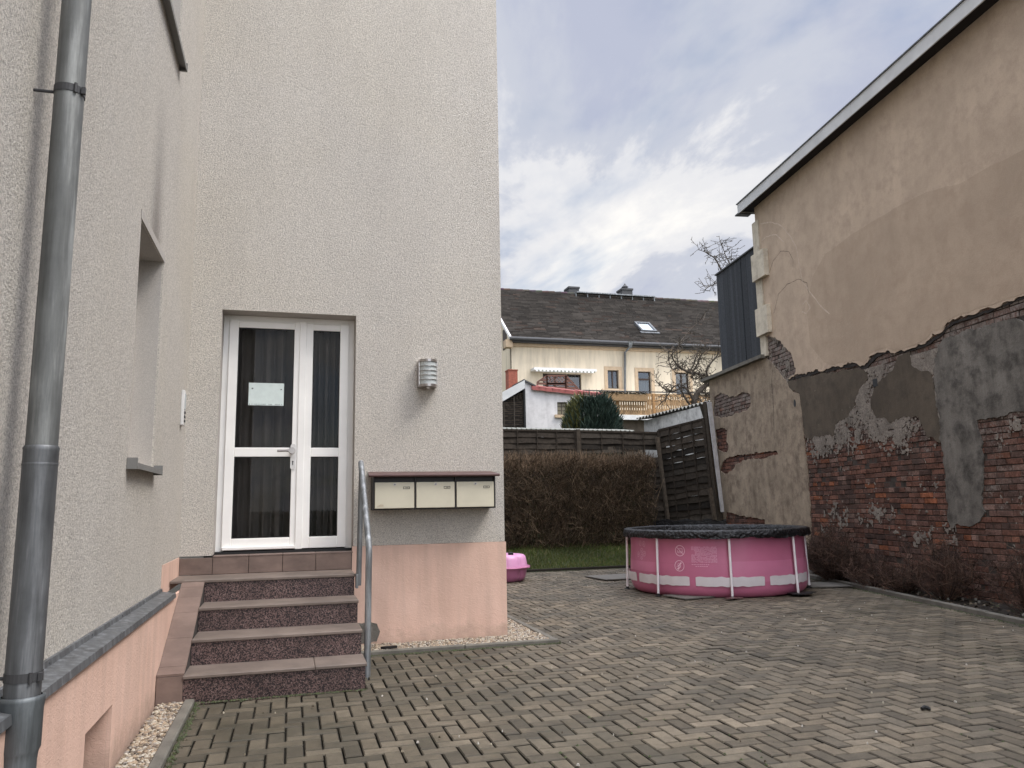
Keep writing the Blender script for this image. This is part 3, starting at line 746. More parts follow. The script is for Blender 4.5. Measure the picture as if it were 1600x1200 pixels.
# ---- mailboxes
mu = thing('mailbox_unit', 'row of three cream mailboxes under a brown roof, on the wall beside the door', 'mailboxes', None, (1.36, 7.57, 1.27))
mo = (1.36, 7.57, 1.27); Yb, Yf_ = 7.574, 7.36
X0m, X1m = .745, 1.905; Z0m, Z1m = 1.272, 1.572
sc_ = 1.0
mx0, mx1 = qy(583, 770, Yf_).x, qy(774, 770, Yf_).x; mz0 = qy(680, 794.5, Yf_).z; mz1 = qy(680, 744, Yf_).z
mb = MB(); t = .012; mb.bbox(mx0, mx1, Yf_+.02, Yb, mz0-.006, mz0+.006, .001); mb.bbox(mx0, mx1, Yb-.01, Yb, mz0+.0065, mz1, .001)
W3 = (mx1-mx0-t)/3
for k in range(4): mb.bbox(mx0+k*W3, mx0+k*W3+t, Yf_-.004, Yb-.0105, mz0-.004, mz1, .001)
mb.box(mx0+t, mx1-t, Yf_+.03, Yf_+.035, mz1-.052, mz1)
loc(mb.build('frame', M['mailbrown'], mu), mo)
mb = MB()
mb.hexa([(mx0-.045, Yf_-.045, mz1+.000), (mx1+.03, Yf_-.045, mz1+.000), (mx1+.01, Yb, mz1+.034), (mx0-.03, Yb, mz1+.034), (mx0-.045, Yf_-.045, mz1+.020), (mx1+.03, Yf_-.045, mz1+.020), (mx1+.01, Yb, mz1+.054), (mx0-.03, Yb, mz1+.054)])
mb.tube([(mx0-.047, Yf_-.045, mz1+.008), (mx1+.032, Yf_-.045, mz1+.008)], .014, 12)
loc(mb.build('roof', M['mailroof'], mu), mo)
for k in range(3):
    x0 = mx0+k*W3+t+.004; x1 = mx0+(k+1)*W3-.004
    mb = MB(); mb.bbox(x0, x1, Yf_-.006, Yb-.012, mz0+.008, mz1-.055, .003)
    bx = loc(mb.build('mailbox', M['mailcream'], mu), mo)
    cxm = (x0+x1)/2
    mb = MB(); mb.tube([(cxm, Yf_-.012, mz1-.075), (cxm, Yf_-.0062, mz1-.075)], .0125, 16); mb.build('lock', M['silver'], bx)
    mb = MB(); mb.tube([(cxm, Yf_-.0135, mz1-.075), (cxm, Yf_-.0121, mz1-.075)], .0055, 10); mb.build('key_slot', M['black'], bx)
    mb = MB(); nx = x1-.105; nz_ = mz1-.118
    mb.box(nx, nx+.062, Yf_-.0085, Yf_-.0062, nz_, nz_+.004); mb.box(nx, nx+.062, Yf_-.0085, Yf_-.0062, nz_+.018, nz_+.022); mb.box(nx, nx+.004, Yf_-.0085, Yf_-.0062, nz_+.0041, nz_+.0179); mb.box(nx+.058, nx+.062, Yf_-.0085, Yf_-.0062, nz_+.0041, nz_+.0179)
    mb.box(nx+.02, nx+.045, Yf_-.0075, Yf_-.0062, nz_+.009, nz_+.012)
    mb.build('name_plate', M['mailbrown'], bx)
    if k == 0:
        mb = MB()
        for (u, h__) in ((.028, .006), (.040, .010), (.050, .016), (.062, .016), (.072, .014)): mb.box(x0+u, x0+u+.006, Yf_-.0072, Yf_-.0062, mz0+.030, mz0+.030+h__)
        mb.box(x0+.02, x0+.082, Yf_-.0072, Yf_-.0062, mz0+.024, mz0+.026); mb.build('faded_mark', simple('faded_mark_ink', (.42, .33, .22), .6), bx)
    mb = MB(); mb.box(x0, x1, Yf_-.004, Yf_+.0, mz1-.0545, mz1-.0515); mb.build('flap_lip', M['black'], bx)
# ---- wall lamp
lo_ = (1.285, 7.57, 2.6)
wl = thing('wall_lamp', 'half-round brushed steel outdoor wall lamp with ribbed opal glass above the mailboxes', 'wall lamp', None, lo_)
lx0, lx1 = qy(654, 580, 7.50).x, qy(683, 580, 7.50).x; lz1, lz0 = qy(668, 563, 7.50).z, qy(668, 605, 7.50).z; cxl = (lx0+lx1)/2; hw = (lx1-lx0)/2; dp = .10
def halfring(mb, z0, z1, r0, r1, n=20):
    o_, i_ = [], []
    for k in range(n+1):
        a = math.pi*k/n; o_.append((cxl+r1*hw*math.cos(a), 7.505-dp*r1*math.sin(a))); i_.append((cxl+r0*hw*math.cos(a), 7.505-dp*r0*math.sin(a)))
    mb.grid([[(p[0], p[1], z0) for p in o_], [(p[0], p[1], z1) for p in o_], [(p[0], p[1], z1) for p in i_], [(p[0], p[1], z0) for p in i_]], closev=True)
    return o_
mb = MB(); halfring(mb, lz1-.024, lz1, .0, 1.0); halfring(mb, lz0, lz0+.024, .0, 1.0)
for k in range(1, 5):
    z = lz0+.024+(lz1-lz0-.048)*k/5; halfring(mb, z-.0022, z+.0022, .93, 1.0)
for sgn in (-1, 1): mb.bbox(cxl+sgn*hw*.88, cxl+sgn*hw*1.02, 7.482, 7.574, lz0+.002, lz1-.002, .002)
mb.box(lx0, lx1, 7.51, 7.572, lz0, lz1)
loc(mb.build('lamp_body', M['silver'], wl), lo_)
mb = MB(); n = 20; rows = []
for z in (lz0+.0245, lz1-.0245): rows.append([(cxl+.9*hw*math.cos(math.pi*k/n), 7.505-dp*.92*math.sin(math.pi*k/n), z) for k in range(n+1)])
mb.grid(rows); loc(mb.build('lamp_glass', M['opal'], wl, smooth=True), lo_)
mb = MB(); mb.lathe([(0, -.022), (.010, -.020), (.018, -.012), (.020, 0)], (cxl, 7.47, lz0-.001), 16); loc(mb.build('motion_sensor', M['white'], wl, smooth=True), lo_)
# ---- door bell strip in the corner of the left wall
p0 = qx(288, 612, WX+.02); bo = (WX, p0.y, 2.0)
db = thing('intercom', 'narrow white intercom with bell buttons in the wall corner left of the door', 'intercom', None, bo)
by = qx(287, 640, WX+.02).y; bz1 = qx(290, 612, WX+.02).z; bz0 = qx(285, 664, WX+.02).z
mb = MB(); mb.bbox(WX+.001, WX+.028, by-.045, by+.045, bz0, bz1, .004); bd_ = loc(mb.build('housing', M['white'], db), bo)
mb = MB(); mb.bbox(WX+.0285, WX+.034, by-.03, by+.03, bz0+.14, bz1-.03, .002); loc(mb.build('speaker_panel', M['opal'], db), bo)
for k in range(3):
    mb = MB(); mb.bbox(WX+.0285, WX+.036, by-.025, by+.025, bz0+.025+k*.037, bz0+.05+k*.037, .003); loc(mb.build('bell_button', M['dkgrey'], db), bo)
# ---- downpipe
PXp = -.832
b0 = qx(49, 900, PXp); b1 = qx(117, 40, PXp)
Yd = .5*(b0.y+b1.y)
do_ = (PXp, Yd, 0)
dp_ = thing('downpipe', 'weathered grey zinc rain downpipe with clamps on the near left wall', 'downpipe', None, do_)
def px_at(z): # slight lean as in the photo
    t = (z-b0.z)/(b1.z-b0.z); return Vector((PXp, b0.y+(b1.y-b0.y)*t, z))
zj = qx(62, 698, PXp).z; zs1 = qx(42, 1082, PXp).z
mb = MB(); mb.tube([px_at(zj-.02), px_at(zj), px_at(3.0), px_at(6), px_at(9.3)], .0495, 28); loc(mb.build('upper_pipe', M['zinc'], dp_, smooth=True), do_)
mb = MB(); mb.tube([px_at(zs1-.1), px_at(zs1), px_at(zj-.014), px_at(zj-.004), px_at(zj+.004)], [.0542, .0542, .0542, .056, .052], 28)
mb.tube([px_at(zj-.065), px_at(zj-.06), px_at(zj-.055)], [.0544, .0556, .0544], 28, False)
loc(mb.build('lower_pipe', M['sheet'], dp_, smooth=True), do_)
mb = MB(); mb.tube([px_at(z) for z in (-.1, .30, .345, .365, .52, .55, .563, .570)] if False else [px_at(-.1), px_at(zs1-.20), px_at(zs1-.175), px_at(zs1-.16), px_at(zs1-.04), px_at(zs1-.012), px_at(zs1), px_at(zs1+.002)], [.0565, .0565, .059, .065, .065, .069, .068, .059], 28, False)
loc(mb.build('standpipe', M['pvc'], dp_, smooth=True), do_)
for (z, pp) in ((qx(42, 1053, PXp).z, .0565), (qx(106, 140, PXp).z, .052)):
    mb = MB(); mb.tube([px_at(z-.014), px_at(z+.014)], pp, 28, False); mb.tube([px_at(z-.0141), px_at(z+.0141)], pp-.002, 28, False)
    c = px_at(z); mb.box(c.x+.0+pp*.9, c.x+pp+.008, c.y-.033, c.y-.020, z-.013, z+.013); mb.tube([(c.x+pp*.6, c.y-pp*.86, z-.018), (c.x+pp*.6, c.y-pp*.86, z+.018)], .006, 8)
    mb.tube([(c.x-pp*.9, c.y, z-.004), (WX, c.y, z-.004)], .006, 8)
    loc(mb.build('pipe_clamp', M['dkgrey'], dp_), do_)
# ================================================================== THE OLD NEIGHBOUR BUILDING (right)
AW = R(7.78); NV = Vector((math.cos(AW), -math.sin(AW), 0)); SV = Vector((math.sin(AW), math.cos(AW), 0)); UZ = Vector((0, 0, 1)); DW = 7.1
def wp(x, y, off=0):            # photo pixel -> (s, z) on the wall plane
    p = hit(x, y, NV, DW-off); return (p.dot(SV), p.z)
def wpt(s, z, off=0): return NV*(DW-off)+SV*s+UZ*z
old = thing('old_building', 'old party wall building with beige render, crumbling grey plaster and exposed red brick', 'building', None, tuple(wpt(8, 0)))
old_o = wpt(8, 0)
def ob(mb, name, m, parent=None, **k):
    o = mb.build(name, m, parent or old, **k)
    if parent is None: o.matrix_parent_inverse = Matrix.Translation(-old_o)
    return o
sC = (wp(1178, 335)[0]+wp(1199, 560)[0])/2        # far corner of the tall part
sF = wp(1112, 660)[0]                             # far end of the low part
zE = wp(1178, 328)[1]                             # eaves
zL = wp(1150, 575)[1]                             # ledge of the low part
s0 = -3.0
mb = MB()   # mortar backing = body of the building
def prism(mb, sa, sb, da, db, z0, z1):
    P = [wpt(sa, z0)+NV*da, wpt(sa, z0)+NV*db, wpt(sb, z0)+NV*db, wpt(sb, z0)+NV*da]
    mb.hexa(P+[p+UZ*(z1-z0) for p in P])
prism(mb, s0, sC, .012, 7, -.2, zE+.1); prism(mb, sC+.001, sF, .014, 4, -.2, zL-.05)
ob(mb, 'masonry_core', M['mortar'])
# --- bricks
mb = MB(); rnd = random.Random(11); c_h = .0765
def brick(sa, sb, z0, z1, pr, col):
    mb.cur = col; b = .004
    jit = [rnd.uniform(-.0025, .0025) for _ in range(4)]
    P = [(sa+b+jit[0], z0+b), (sb-b+jit[1], z0+b+jit[2]), (sb-b, z1-b+jit[3]), (sa+b, z1-b)]
    Q = [(sa, z0), (sb, z0), (sb, z1), (sa, z1)]
    i = len(mb.v); tl = rnd.uniform(-.003, .003)
    mb.v += [tuple(wpt(p[0], p[1], pr+(tl if k in (0, 3) else -tl))) for k, p in enumerate(P)]
    mb.v += [tuple(wpt(q[0], q[1], pr-.005)) for q in Q]; mb.v += [tuple(wpt(q[0], q[1], -.013)) for q in Q]
    mb.f.append((i, i+1, i+2, i+3)); mb.c.append(col)
    for k in range(4):
        k2 = (k+1) % 4; mb.f.append((i+k, i+4+k, i+4+k2, i+k2)); mb.c.append(col); mb.f.append((i+4+k, i+8+k, i+8+k2, i+4+k2)); mb.c.append(col)
sP5 = wp(1268, 800)[0]; sGR = wp(1532, 720)[0]
z_i = 0
while True:
    z0 = -.02+z_i*c_h; z1 = z0+c_h-.011
    if z0 > 5.0: break
    head = z_i % 2 == 0; s = 4.2+rnd.uniform(0, .1)
    smax = sF-.01
    while s < smax:
        L_ = (.118 if head else .245)*rnd.uniform(.93, 1.07)
        if rnd.random() < .06: L_ = .118 if not head else .245
        e = min(s+L_, smax); sm = (s+e)/2
        if z0 > zL-.12 and sm > sC-.01: s = e+.011; continue
        wv = 2.2*.004*math.sin(sm*1.7+z_i*.13)
        k = rnd.uniform(.70, 1.22); t = rnd.random()
        col = (.165, .080, .058) if t < .45 else ((.128, .068, .053) if t < .70 else ((.092, .056, .046) if t < .90 else (.25, .092, .048) if t < .93 else (.20, .125, .10)))
        ef = 0.0
        if sP5-3.6 < sm < sP5+.1: zj_ = z0+.55*mnoise.noise(Vector((sm*1.6, z0*1.6, 4))); ef = .62*sstep(1.70, 2.45, zj_)+.34*math.exp(-((z0-1.0)/.25)**2)
        if sm < sGR+.3: ef = .40*sstep(.6, 1.2, z0)+.12*sstep(1.8, 2.4, z0); 
        if sm < sGR+.15 and t > .3: col = tuple(a*.55+b*.45 for a, b in zip(col, (.15, .095, .078)))
        if z0 > 2.95: ef = .52; col = tuple(a*.6+b*.4 for a, b in zip(col, (.17, .12, .10)))
        if sm > sC-1.2 and z0 > 3.3: ef = .50; col = (.20, .145, .125)
        pr = rnd.uniform(-.009, .005) if rnd.random() > .05 else -.012
        brick(s, e, z0+wv, z1+wv, pr, (*(c*k for c in col), max(0, min(1, ef+rnd.uniform(-.07, .07)))))
        s = e+.010
    z_i += 1
ob(mb, 'brickwork', M['brick'])
# crumbling remains of the render, thin scraps left on the bricks
mb = MB(); cs = .016
def residue(sa, sb, za, zb, fn):
    z_ = za
    while z_ < zb:
        s_ = sa
        while s_ < sb:
            v = Vector((s_, z_, 3)); t_ = mnoise.noise(v*2.3)*.45+mnoise.noise(v*6)*.38+mnoise.noise(v*17)*.42+mnoise.noise(v*38)*.22+fn(s_, z_)
            if t_ > 0:
                k_ = 1+.35*mnoise.noise(v*5)+.3*mnoise.noise(v*30); th_ = .0065+min(.004, t_*.012)+.0015*mnoise.noise(v*40); mb.cur = (.235*k_, .205*k_, .175*k_)
                j = [(s_+cs*a+.3*cs*mnoise.noise(Vector(((s_+cs*a)*60, (z_+cs*b)*60, 1))), z_+cs*b+.3*cs*mnoise.noise(Vector(((s_+cs*a)*60, (z_+cs*b)*60, 9)))) for a, b in ((0, 0), (1.04, 0), (1.04, 1.04), (0, 1.04))]
                mb.poly([wpt(p[0], p[1], th_) for p in j])
            s_ += cs
        z_ += cs
residue(sP5-3.75, sP5-.02, 1.2, 3.25, lambda a, z: -.42+.62*sstep(1.75, 2.35, z)-.1*sstep(2.9, 3.2, z))
residue(sP5-3.6, sP5-.3, .6, 1.35, lambda a, z: -.40+.22*math.exp(-((z-1.0)/.2)**2))
residue(4.7, sGR-.28, .5, 2.95, lambda a, z: -.36+.20*sstep(1.0, 2.2, z))
residue(sC-.95, sC-.1, 3.2, 4.6, lambda a, z: -.12)
res_ = ob(mb, 'render_residue', M['residue'])
# --- plaster coats, each with its own outline and thickness
def coat(name, px, m, off, th, amp=.03, step=.07, holes=(), seed=0, rough_from=None):
    loop = [wp(*p) if isinstance(p, tuple) and abs(p[0]) > 100 else (p[1], p[2]) for p in px]
    mb = MB(); o = wpt(0, 0, off)
    mb.plate(jag(loop, amp, step, seed), [jag([wp(*q) for q in h], .018, .05, 5+seed) for h in holes], o, SV, UZ, -NV, th, back=False)
    return ob(mb, name, m)
zt = zE+.02
# beige upper render: straight outer edges, ragged lower edge
low = [(1201, 524), (1209, 527), (1222, 534), (1232, 547), (1240, 560), (1245, 575), (1243, 585), (1233, 592), (1250, 585), (1270, 580), (1300, 574), (1320, 570), (1338, 567), (1352, 571), (1357, 566), (1360, 557), (1372, 551), (1388, 547), (1400, 552), (1418, 547), (1434, 542), (1450, 533), (1459, 521), (1474, 519), (1486, 503), (1500, 496), (1516, 492), (1534, 484), (1552, 481), (1575, 471), (1600, 463), (1640, 447), (1700, 420), (1800, 380)]
L2 = jag([wp(*p) for p in low], .030, .045, 1, False)
zb = wp(1800, 380)[1]
loop = [(sC, zt), (sC, wp(1200, 530)[1])]+L2+[(wp(1800, 380)[0], zb), (s0, zb), (s0, zt)]
mb = MB(); mb.plate(loop, [], wpt(0, 0, .0220), SV, UZ, -NV, .05, back=False); ob(mb, 'beige_render', M['plaster_beige'])
rp_ = [wp(*p) for p in ((1640, 215), (1600, 235), (1540, 265), (1500, 288), (1450, 300), (1400, 325), (1340, 362), (1292, 396), (1272, 432), (1262, 480), (1268, 540), (1290, 566))]
rq_ = [wp(x, y-4) for x, y in low if x > 1290]
mb = MB(); mb.plate(jag(rp_+rq_[:-2]+[(wp(1640, 447)[0], wp(1640, 440)[1])], .012, .12, 9), [], wpt(0, 0, .0242), SV, UZ, -NV, .004, back=False); ob(mb, 'darker_render_patch', plaster('darker_beige_render', (.43, .335, .25), .12, (.38, .29, .215), .09, .04, .3))
# dark line left by the former lean-to roof, just under the render edge
ln = [(1233, 592), (1270, 581), (1300, 575), (1338, 568), (1352, 572), (1372, 552), (1388, 548), (1418, 548), (1450, 535), (1474, 520), (1486, 505), (1516, 494), (1552, 483), (1600, 465), (1640, 449)]
up_ = [wp(x, y-1.5) for x, y in ln]; dn = [wp(x, y+random.uniform(1.0, 5.5)) for x, y in ln][::-1]
mb = MB(); mb.plate(jag(up_+dn, .015, .06, 2), [], wpt(0, 0, .0105), SV, UZ, -NV, .02, back=False); ob(mb, 'roof_scar', M['tar'])
coat('dark_plaster', [(1231, 596), (1262, 588), (1300, 581), (1340, 575), (1356, 580), (1357, 592), (1346, 605), (1336, 630), (1326, 650), (1308, 662), (1302, 682), (1292, 679), (1276, 682), (1259, 688), (1255, 660), (1251, 635), (1249, 614), (1240, 612), (1233, 604)], M['plaster_dark'], .0115, .02, .026, .04, seed=3)
coat('dark_plaster', [(1405, 556), (1422, 549), (1425, 570), (1436, 578), (1455, 582), (1461, 600), (1465, 640), (1470, 692), (1452, 684), (1445, 672), (1436, 652), (1420, 650), (1404, 656), (1390, 661), (1382, 652), (1375, 652), (1366, 645), (1361, 628), (1366, 608), (1378, 592), (1397, 576)], M['plaster_dark'], .012, .02, .026, .04, seed=4)
coat('grey_plaster', [(1466, 540), (1478, 528), (1500, 522), (1530, 512), (1560, 503), (1575, 500), (1600, 503), (1660, 492), (1760, 470), (1760, 620), (1660, 632), (1600, 643), (1570, 650), (1545, 653), (1527, 657), (1530, 672), (1534, 700), (1538, 745), (1536, 780), (1540, 800), (1532, 815), (1515, 823), (1497, 818), (1487, 826), (1482, 800), (1478, 750), (1476, 712), (1470, 680), (1467, 640), (1462, 610), (1459, 580)], M['plaster_grey'], .0135, .022, .034, .045, seed=5)
lx = [(1201, 562), (1206, 566), (1212, 574), (1220, 584), (1226, 592), (1231, 598), (1234, 606), (1241, 613), (1250, 616), (1254, 645), (1257, 680), (1262, 730), (1266, 780), (1268, 830), (1262, 880)]
a1 = jag([wp(*p) for p in lx]+[wp(1262, 881)], .012, .06, 8, False)
lz = wp(1262, 880)
loopL = [(sC, zL-.02)]+a1+[(lz[0], -.05), (sF-.02, -.05), (sF-.02, zL-.05), (sC+.001, zL-.05)]
hA = [(1117, 620), (1128, 613), (1140, 620), (1152, 619), (1162, 613), (1173, 616), (1174, 632), (1168, 641), (1152, 645), (1142, 650), (1126, 653), (1116, 650)]
hB = [(1119, 672), (1130, 668), (1137, 672), (1136, 690), (1139, 697), (1137, 706), (1130, 706), (1122, 702)]
hC = [(1137, 715), (1160, 710), (1190, 707), (1214, 704), (1217, 710), (1196, 716), (1168, 718), (1150, 726), (1145, 735), (1133, 742), (1126, 735), (1130, 722)]
hD = [(1136, 800), (1160, 806), (1196, 812), (1196, 822), (1160, 822), (1134, 820)]
mb = MB(); mb.plate(loopL, [jag([wp(*q) for q in h], .022, .05, 20+k) for k, h in enumerate((hA, hB, hC, hD))], wpt(0, 0, .0145), SV, UZ, -NV, .036, back=False)
ob(mb, 'mottled_render', M['plaster_old'])
# put-log holes, their inner shade laid on as flat black plates
for (x, y, w_, h_, m_) in ((1243, 630, .085, .085, 1), (1368.5, 598, .11, .12, 1)):
    s_, z_ = wp(x, y); mb = MB()
    if x < 1300:
        n_ = 14; mb.plate([(s_+w_*.5*math.cos(a), z_+.07*math.sin(a)) for a in [2*math.pi*k/n_ for k in range(n_)]], [], wpt(0, 0, .016), SV, UZ, -NV, .004)
    else: mb.plate([(s_-w_/2, z_-h_/2), (s_+w_/2, z_-h_/2), (s_+w_/2, z_+h_/2), (s_-w_/2, z_+h_/2)], [], wpt(0, 0, .014), SV, UZ, -NV, .004)
    ob(mb, 'wall_hole_shade', M['black'])
# hairline cracks drawn as thin grooves of dark filler
mb = MB()
def crack(pts, w_=.004, off=.0232):
    P = [wp(*p) for p in pts]; fine = []
    for i in range(len(P)-1):
        for k in range(8):
            t = k/8; s_ = P[i][0]+(P[i+1][0]-P[i][0])*t; z_ = P[i][1]+(P[i+1][1]-P[i][1])*t
            fine.append((s_+.012*mnoise.noise(Vector((s_*9, z_*9, 1))), z_+.012*mnoise.noise(Vector((s_*9, z_*9, 7)))))
    for i in range(len(fine)-1):
        a, b = fine[i], fine[i+1]; d = Vector((b[0]-a[0], b[1]-a[1])); d.normalize(); n_ = Vector((-d.y, d.x))*w_*random.uniform(.5, 1.2)
        mb.poly([wpt(a[0]-n_.x, a[1]-n_.y, off), wpt(b[0]-n_.x, b[1]-n_.y, off), wpt(b[0]+n_.x, b[1]+n_.y, off), wpt(a[0]+n_.x, a[1]+n_.y, off)])
crack([(1202, 431), (1210, 408), (1222, 392), (1234, 393), (1241, 405), (1241, 420)])
ob(mb, 'crack', M['tar']); mb = MB()
crack([(1211, 490), (1218, 460), (1232, 444), (1250, 436), (1262, 442), (1266, 462)])
ob(mb, 'crack', M['tar']); mb = MB()
crack([(1208, 575), (1207, 600), (1209, 625), (1210, 650), (1211, 690)], .008, .0155)
ob(mb, 'crack', M['tar'])
for pts in ([(1190, 350), (1206, 347), (1222, 352), (1236, 368), (1246, 386), (1250, 410), (1256, 440), (1272, 462), (1286, 480), (1300, 492)], [(1192, 376), (1200, 370), (1214, 366), (1228, 380)], [(1256, 476), (1262, 470), (1268, 480), (1262, 490), (1254, 486)]):
    mb = MB(); crack(pts, .012, .0255); ob(mb, 'filler_trace', simple('pale_filler', (.52, .42, .33), .95, 0, .2, 14))
# eaves: soffit, light fascia, roof slab
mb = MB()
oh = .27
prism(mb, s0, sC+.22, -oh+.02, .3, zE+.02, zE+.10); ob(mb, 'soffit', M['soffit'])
mb = MB()
y_ = s0; kk = 0
while y_ < sC+.24:
    y2 = min(y_+1.9, sC+.24); d_ = .002*(kk % 2); prism(mb, y_, y2-.004, -oh-d_, -oh+.018, zE-.03, zE+.17); y_ = y2; kk += 1
prism(mb, sC+.222, sC+.245, -oh+.0185, 4, zE-.02, zE+.17)
ob(mb, 'fascia', M['fascia'])
mb = MB(); prism(mb, s0, sC+.26, -oh-.02, 4, zE+.171, zE+.19); ob(mb, 'roof', M['sheet'])
mb = MB()   # small dark drip at the corner
prism(mb, sC+.2, sC+.34, -oh-.02, 0, zE-.045, zE-.02); ob(mb, 'gutter_end', M['sheet'])
# cream foam quoin strip at the corner
mb = MB()
def qblock(y0, y1, ws, wn, off):
    z0 = wp(1190, y1)[1]; z1 = wp(1190, y0)[1]
    P = [wpt(sC-ws, z0)-NV*off, wpt(sC-ws, z0)+NV*.02, wpt(sC+wn, z0)+NV*.02, wpt(sC+wn, z0)-NV*off]
    mb.hexa(P+[p+UZ*(z1-z0) for p in P])
def yy_(y): return y
qblock(341, 395, .16, .10, .05); qblock(395.3, 438, .44, .10, .12); qblock(438.3, 483, .16, .10, .05); qblock(483.3, 527, .40, .10, .11); qblock(527.3, 560, .14, .09, .045)
ob(mb, 'quoin', M['cream_paint'])
# low part: coping slab and dark plank box
mb = MB(); z1 = zL+.02
prism(mb, sC-.05, sF+.22, -.13, 1.2, z1-.07, z1); ob(mb, 'coping', M['kerb'])
mb = MB(); bz1 = (wp(1116, 427)[1]+wp(1174, 391)[1])/2; bs1 = (wp(1127, 577)[0]+wp(1116, 427)[0])/2
s_ = sC+.06; k = 0
while s_ < bs1:
    e = min(s_+.118, bs1); t_ = random.uniform(.75, 1.25); mb.cur = (.040*t_, .044*t_, .050*t_)
    prism(mb, s_+.003, e-.002, .03+.003*random.random(), .06, z1+.001, bz1-.02); s_ = e
k_ = bs1-.02
e_ = 0
while e_ < 1.6:
    t_ = random.uniform(.8, 1.2); mb.cur = (.040*t_, .044*t_, .050*t_); prism(mb, k_, k_+.02, .0605+e_, .0605+e_+.113, z1+.001, bz1-.02); e_ += .118
mb.cur = (.03, .035, .04); prism(mb, sC+.06, bs1-.03, .075, 1.6, z1+.001, bz1-.03); prism(mb, sC+.9, sC+.945, .02, .029, z1+.001, bz1-.021)
ob(mb, 'plank_cladding', M['slate_wood'])
mb = MB(); prism(mb, sC+.03, bs1+.03, .0, 1.7, bz1-.0195, bz1+.012); ob(mb, 'cladding_cap', M['dkgrey'])

# ================================================================== POOL
PC = Vector((6.14, 10.58, 0)); PR = 1.315; PH = .845; WR = 1.255
pool = thing('frame_pool', 'round pink above-ground pool on white tube legs', 'pool', None, tuple(PC))
def pb(mb, name, m, parent=None, **k):
    o = mb.build(name, m, parent or pool, **k)
    if parent is None: o.matrix_parent_inverse = Matrix.Translation(-PC)
    return o
LEG = [R(158+45*k) for k in range(8)]
def wrad(a, z):
    ph = (a-LEG[0]) % (math.pi/4); q = math.sin(ph/(math.pi/4)*math.pi)     # 0 at a leg, 1 between legs
    t = z/PH
    r = WR-.012+.022*q
    r += .022*math.sin(min(1, t*1.5)*math.pi)*(1-.3*q)
    if z < .12: r -= .10*(1-math.sqrt(max(0, 1-(1-z/.12)**2)))
    r += .004*mnoise.noise(Vector((a*5, z*4, 0)))
    return r
def wpnt(a, z, off=0): r = wrad(a, z)+off; return (PC.x+r*math.cos(a), PC.y+r*math.sin(a), z)
mb = MB(); NA = 192; zs = [0, .01, .025, .045, .07, .1, .13, .18, .25, .33, .41, .43]
mb.grid([[wpnt(2*math.pi*k/NA, z) for k in range(NA)] for z in zs], closeu=True); pw = pb(mb, 'pool_wall', M['pool_pink'], smooth=True)
mb = MB(); mb.grid([[wpnt(2*math.pi*k/NA, z) for k in range(NA)] for z in (.4305, .52, .61, .70, .78, .81)], closeu=True); pb(mb, 'upper_wall', M['pool_pink'], smooth=True)
mb = MB()       # paler printed bands between some legs
for (a0, a1, z0_, z1_) in ((158, 203, .30, .432), (249, 293, .20, .46), (294, 330, .20, .46)):
    mb = MB(); mb.grid([[wpnt(R(a0+(a1-a0)*k/24), z0_+(z1_-z0_)*j/4, .0022) for k in range(25)] for j in range(5)])
    pb(mb, 'pale_panel', M['pool_pale'], pw, smooth=True)
# print on the wall: pixel rectangles unprojected to the cylinder
def cyl(x, y, r=1.27):
    v = ray(x, y); ox, oy = -PC.x, -PC.y; A = v.x**2+v.y**2; B = ox*v.x+oy*v.y; C_ = ox*ox+oy*oy-r*r; t = (-B-math.sqrt(max(0, B*B-A*C_)))/A
    p = CAM+v*t; return math.atan2(p.y-PC.y, p.x-PC.x), p.z/1.045
def stroke(mb, pts, w_, off=.004):
    for i in range(len(pts)-1):
        (a0, z0_), (a1, z1_) = pts[i], pts[i+1]; d = Vector(((a1-a0)*WR, z1_-z0_))
        if d.length < 1e-6: continue
        d.normalize(); n_ = Vector((-d.y, d.x))*w_/2
        mb.poly([wpnt(a0-n_.x/WR, z0_-n_.y, off), wpnt(a1-n_.x/WR, z1_-n_.y, off), wpnt(a1+n_.x/WR, z1_+n_.y, off), wpnt(a0+n_.x/WR, z0_+n_.y, off)])
def ringp(c, rx, rz, n=28): return [(c[0]+rx*math.cos(2*math.pi*k/n)/WR, c[1]+rz*math.sin(2*math.pi*k/n)) for k in range(n+1)]
mb = MB()
for j, (x, y) in enumerate(((1062, 860.5), (1062, 884))):
    c = cyl(x, y); r = .067; stroke(mb, ringp(c, r, r), .008)
    k_ = .7071*r
    P = lambda u, v_: (c[0]+u*r/WR, c[1]+v_*r)
    if j == 0:
        stroke(mb, [P(-.7, .7), P(.7, -.7)], .007)
        stroke(mb, [P(-.45, .35), P(.5, .4), P(.5, -.4), P(-.5, -.4), P(-.5, .1)], .005)
        stroke(mb, [P(-.62, -.15), P(-.3, -.22), P(0, -.15), P(.3, -.22), P(.6, -.15)], .004)
    else:
        stroke(mb, [P(-.35, -.75), P(-.1, -.35), P(-.15, .05), P(.1, .2), P(.45, .65)], .014); stroke(mb, [P(-.1, -.35), P(.15, -.3), P(.3, .1)], .010)
        stroke(mb, [P(-.62, -.3), P(-.3, .05), P(.0, .12), P(.25, .62)], .005); stroke(mb, [P(-.5, -.55), P(-.2, -.45), P(.0, -.62)], .008)
        stroke(mb, [P(-.5, .2), P(-.15, .5), P(.2, .3)], .004)
    pb(mb, 'warning_icon', M['print'], pw); mb = MB()
for (x, y) in ((1000, 849), (1005.5, 850), (1002.5, 860.5), (998, 866), (1006.5, 865), (1003, 870)):
    mb = MB(); c = cyl(x, y); stroke(mb, ringp(c, .030, .034, 16), .0035); stroke(mb, [(c[0]-.006, c[1]-.014), (c[0], c[1]+.004), (c[0]+.005, c[1]+.014)], .006)
    pb(mb, 'safety_icon', M['print'], pw)
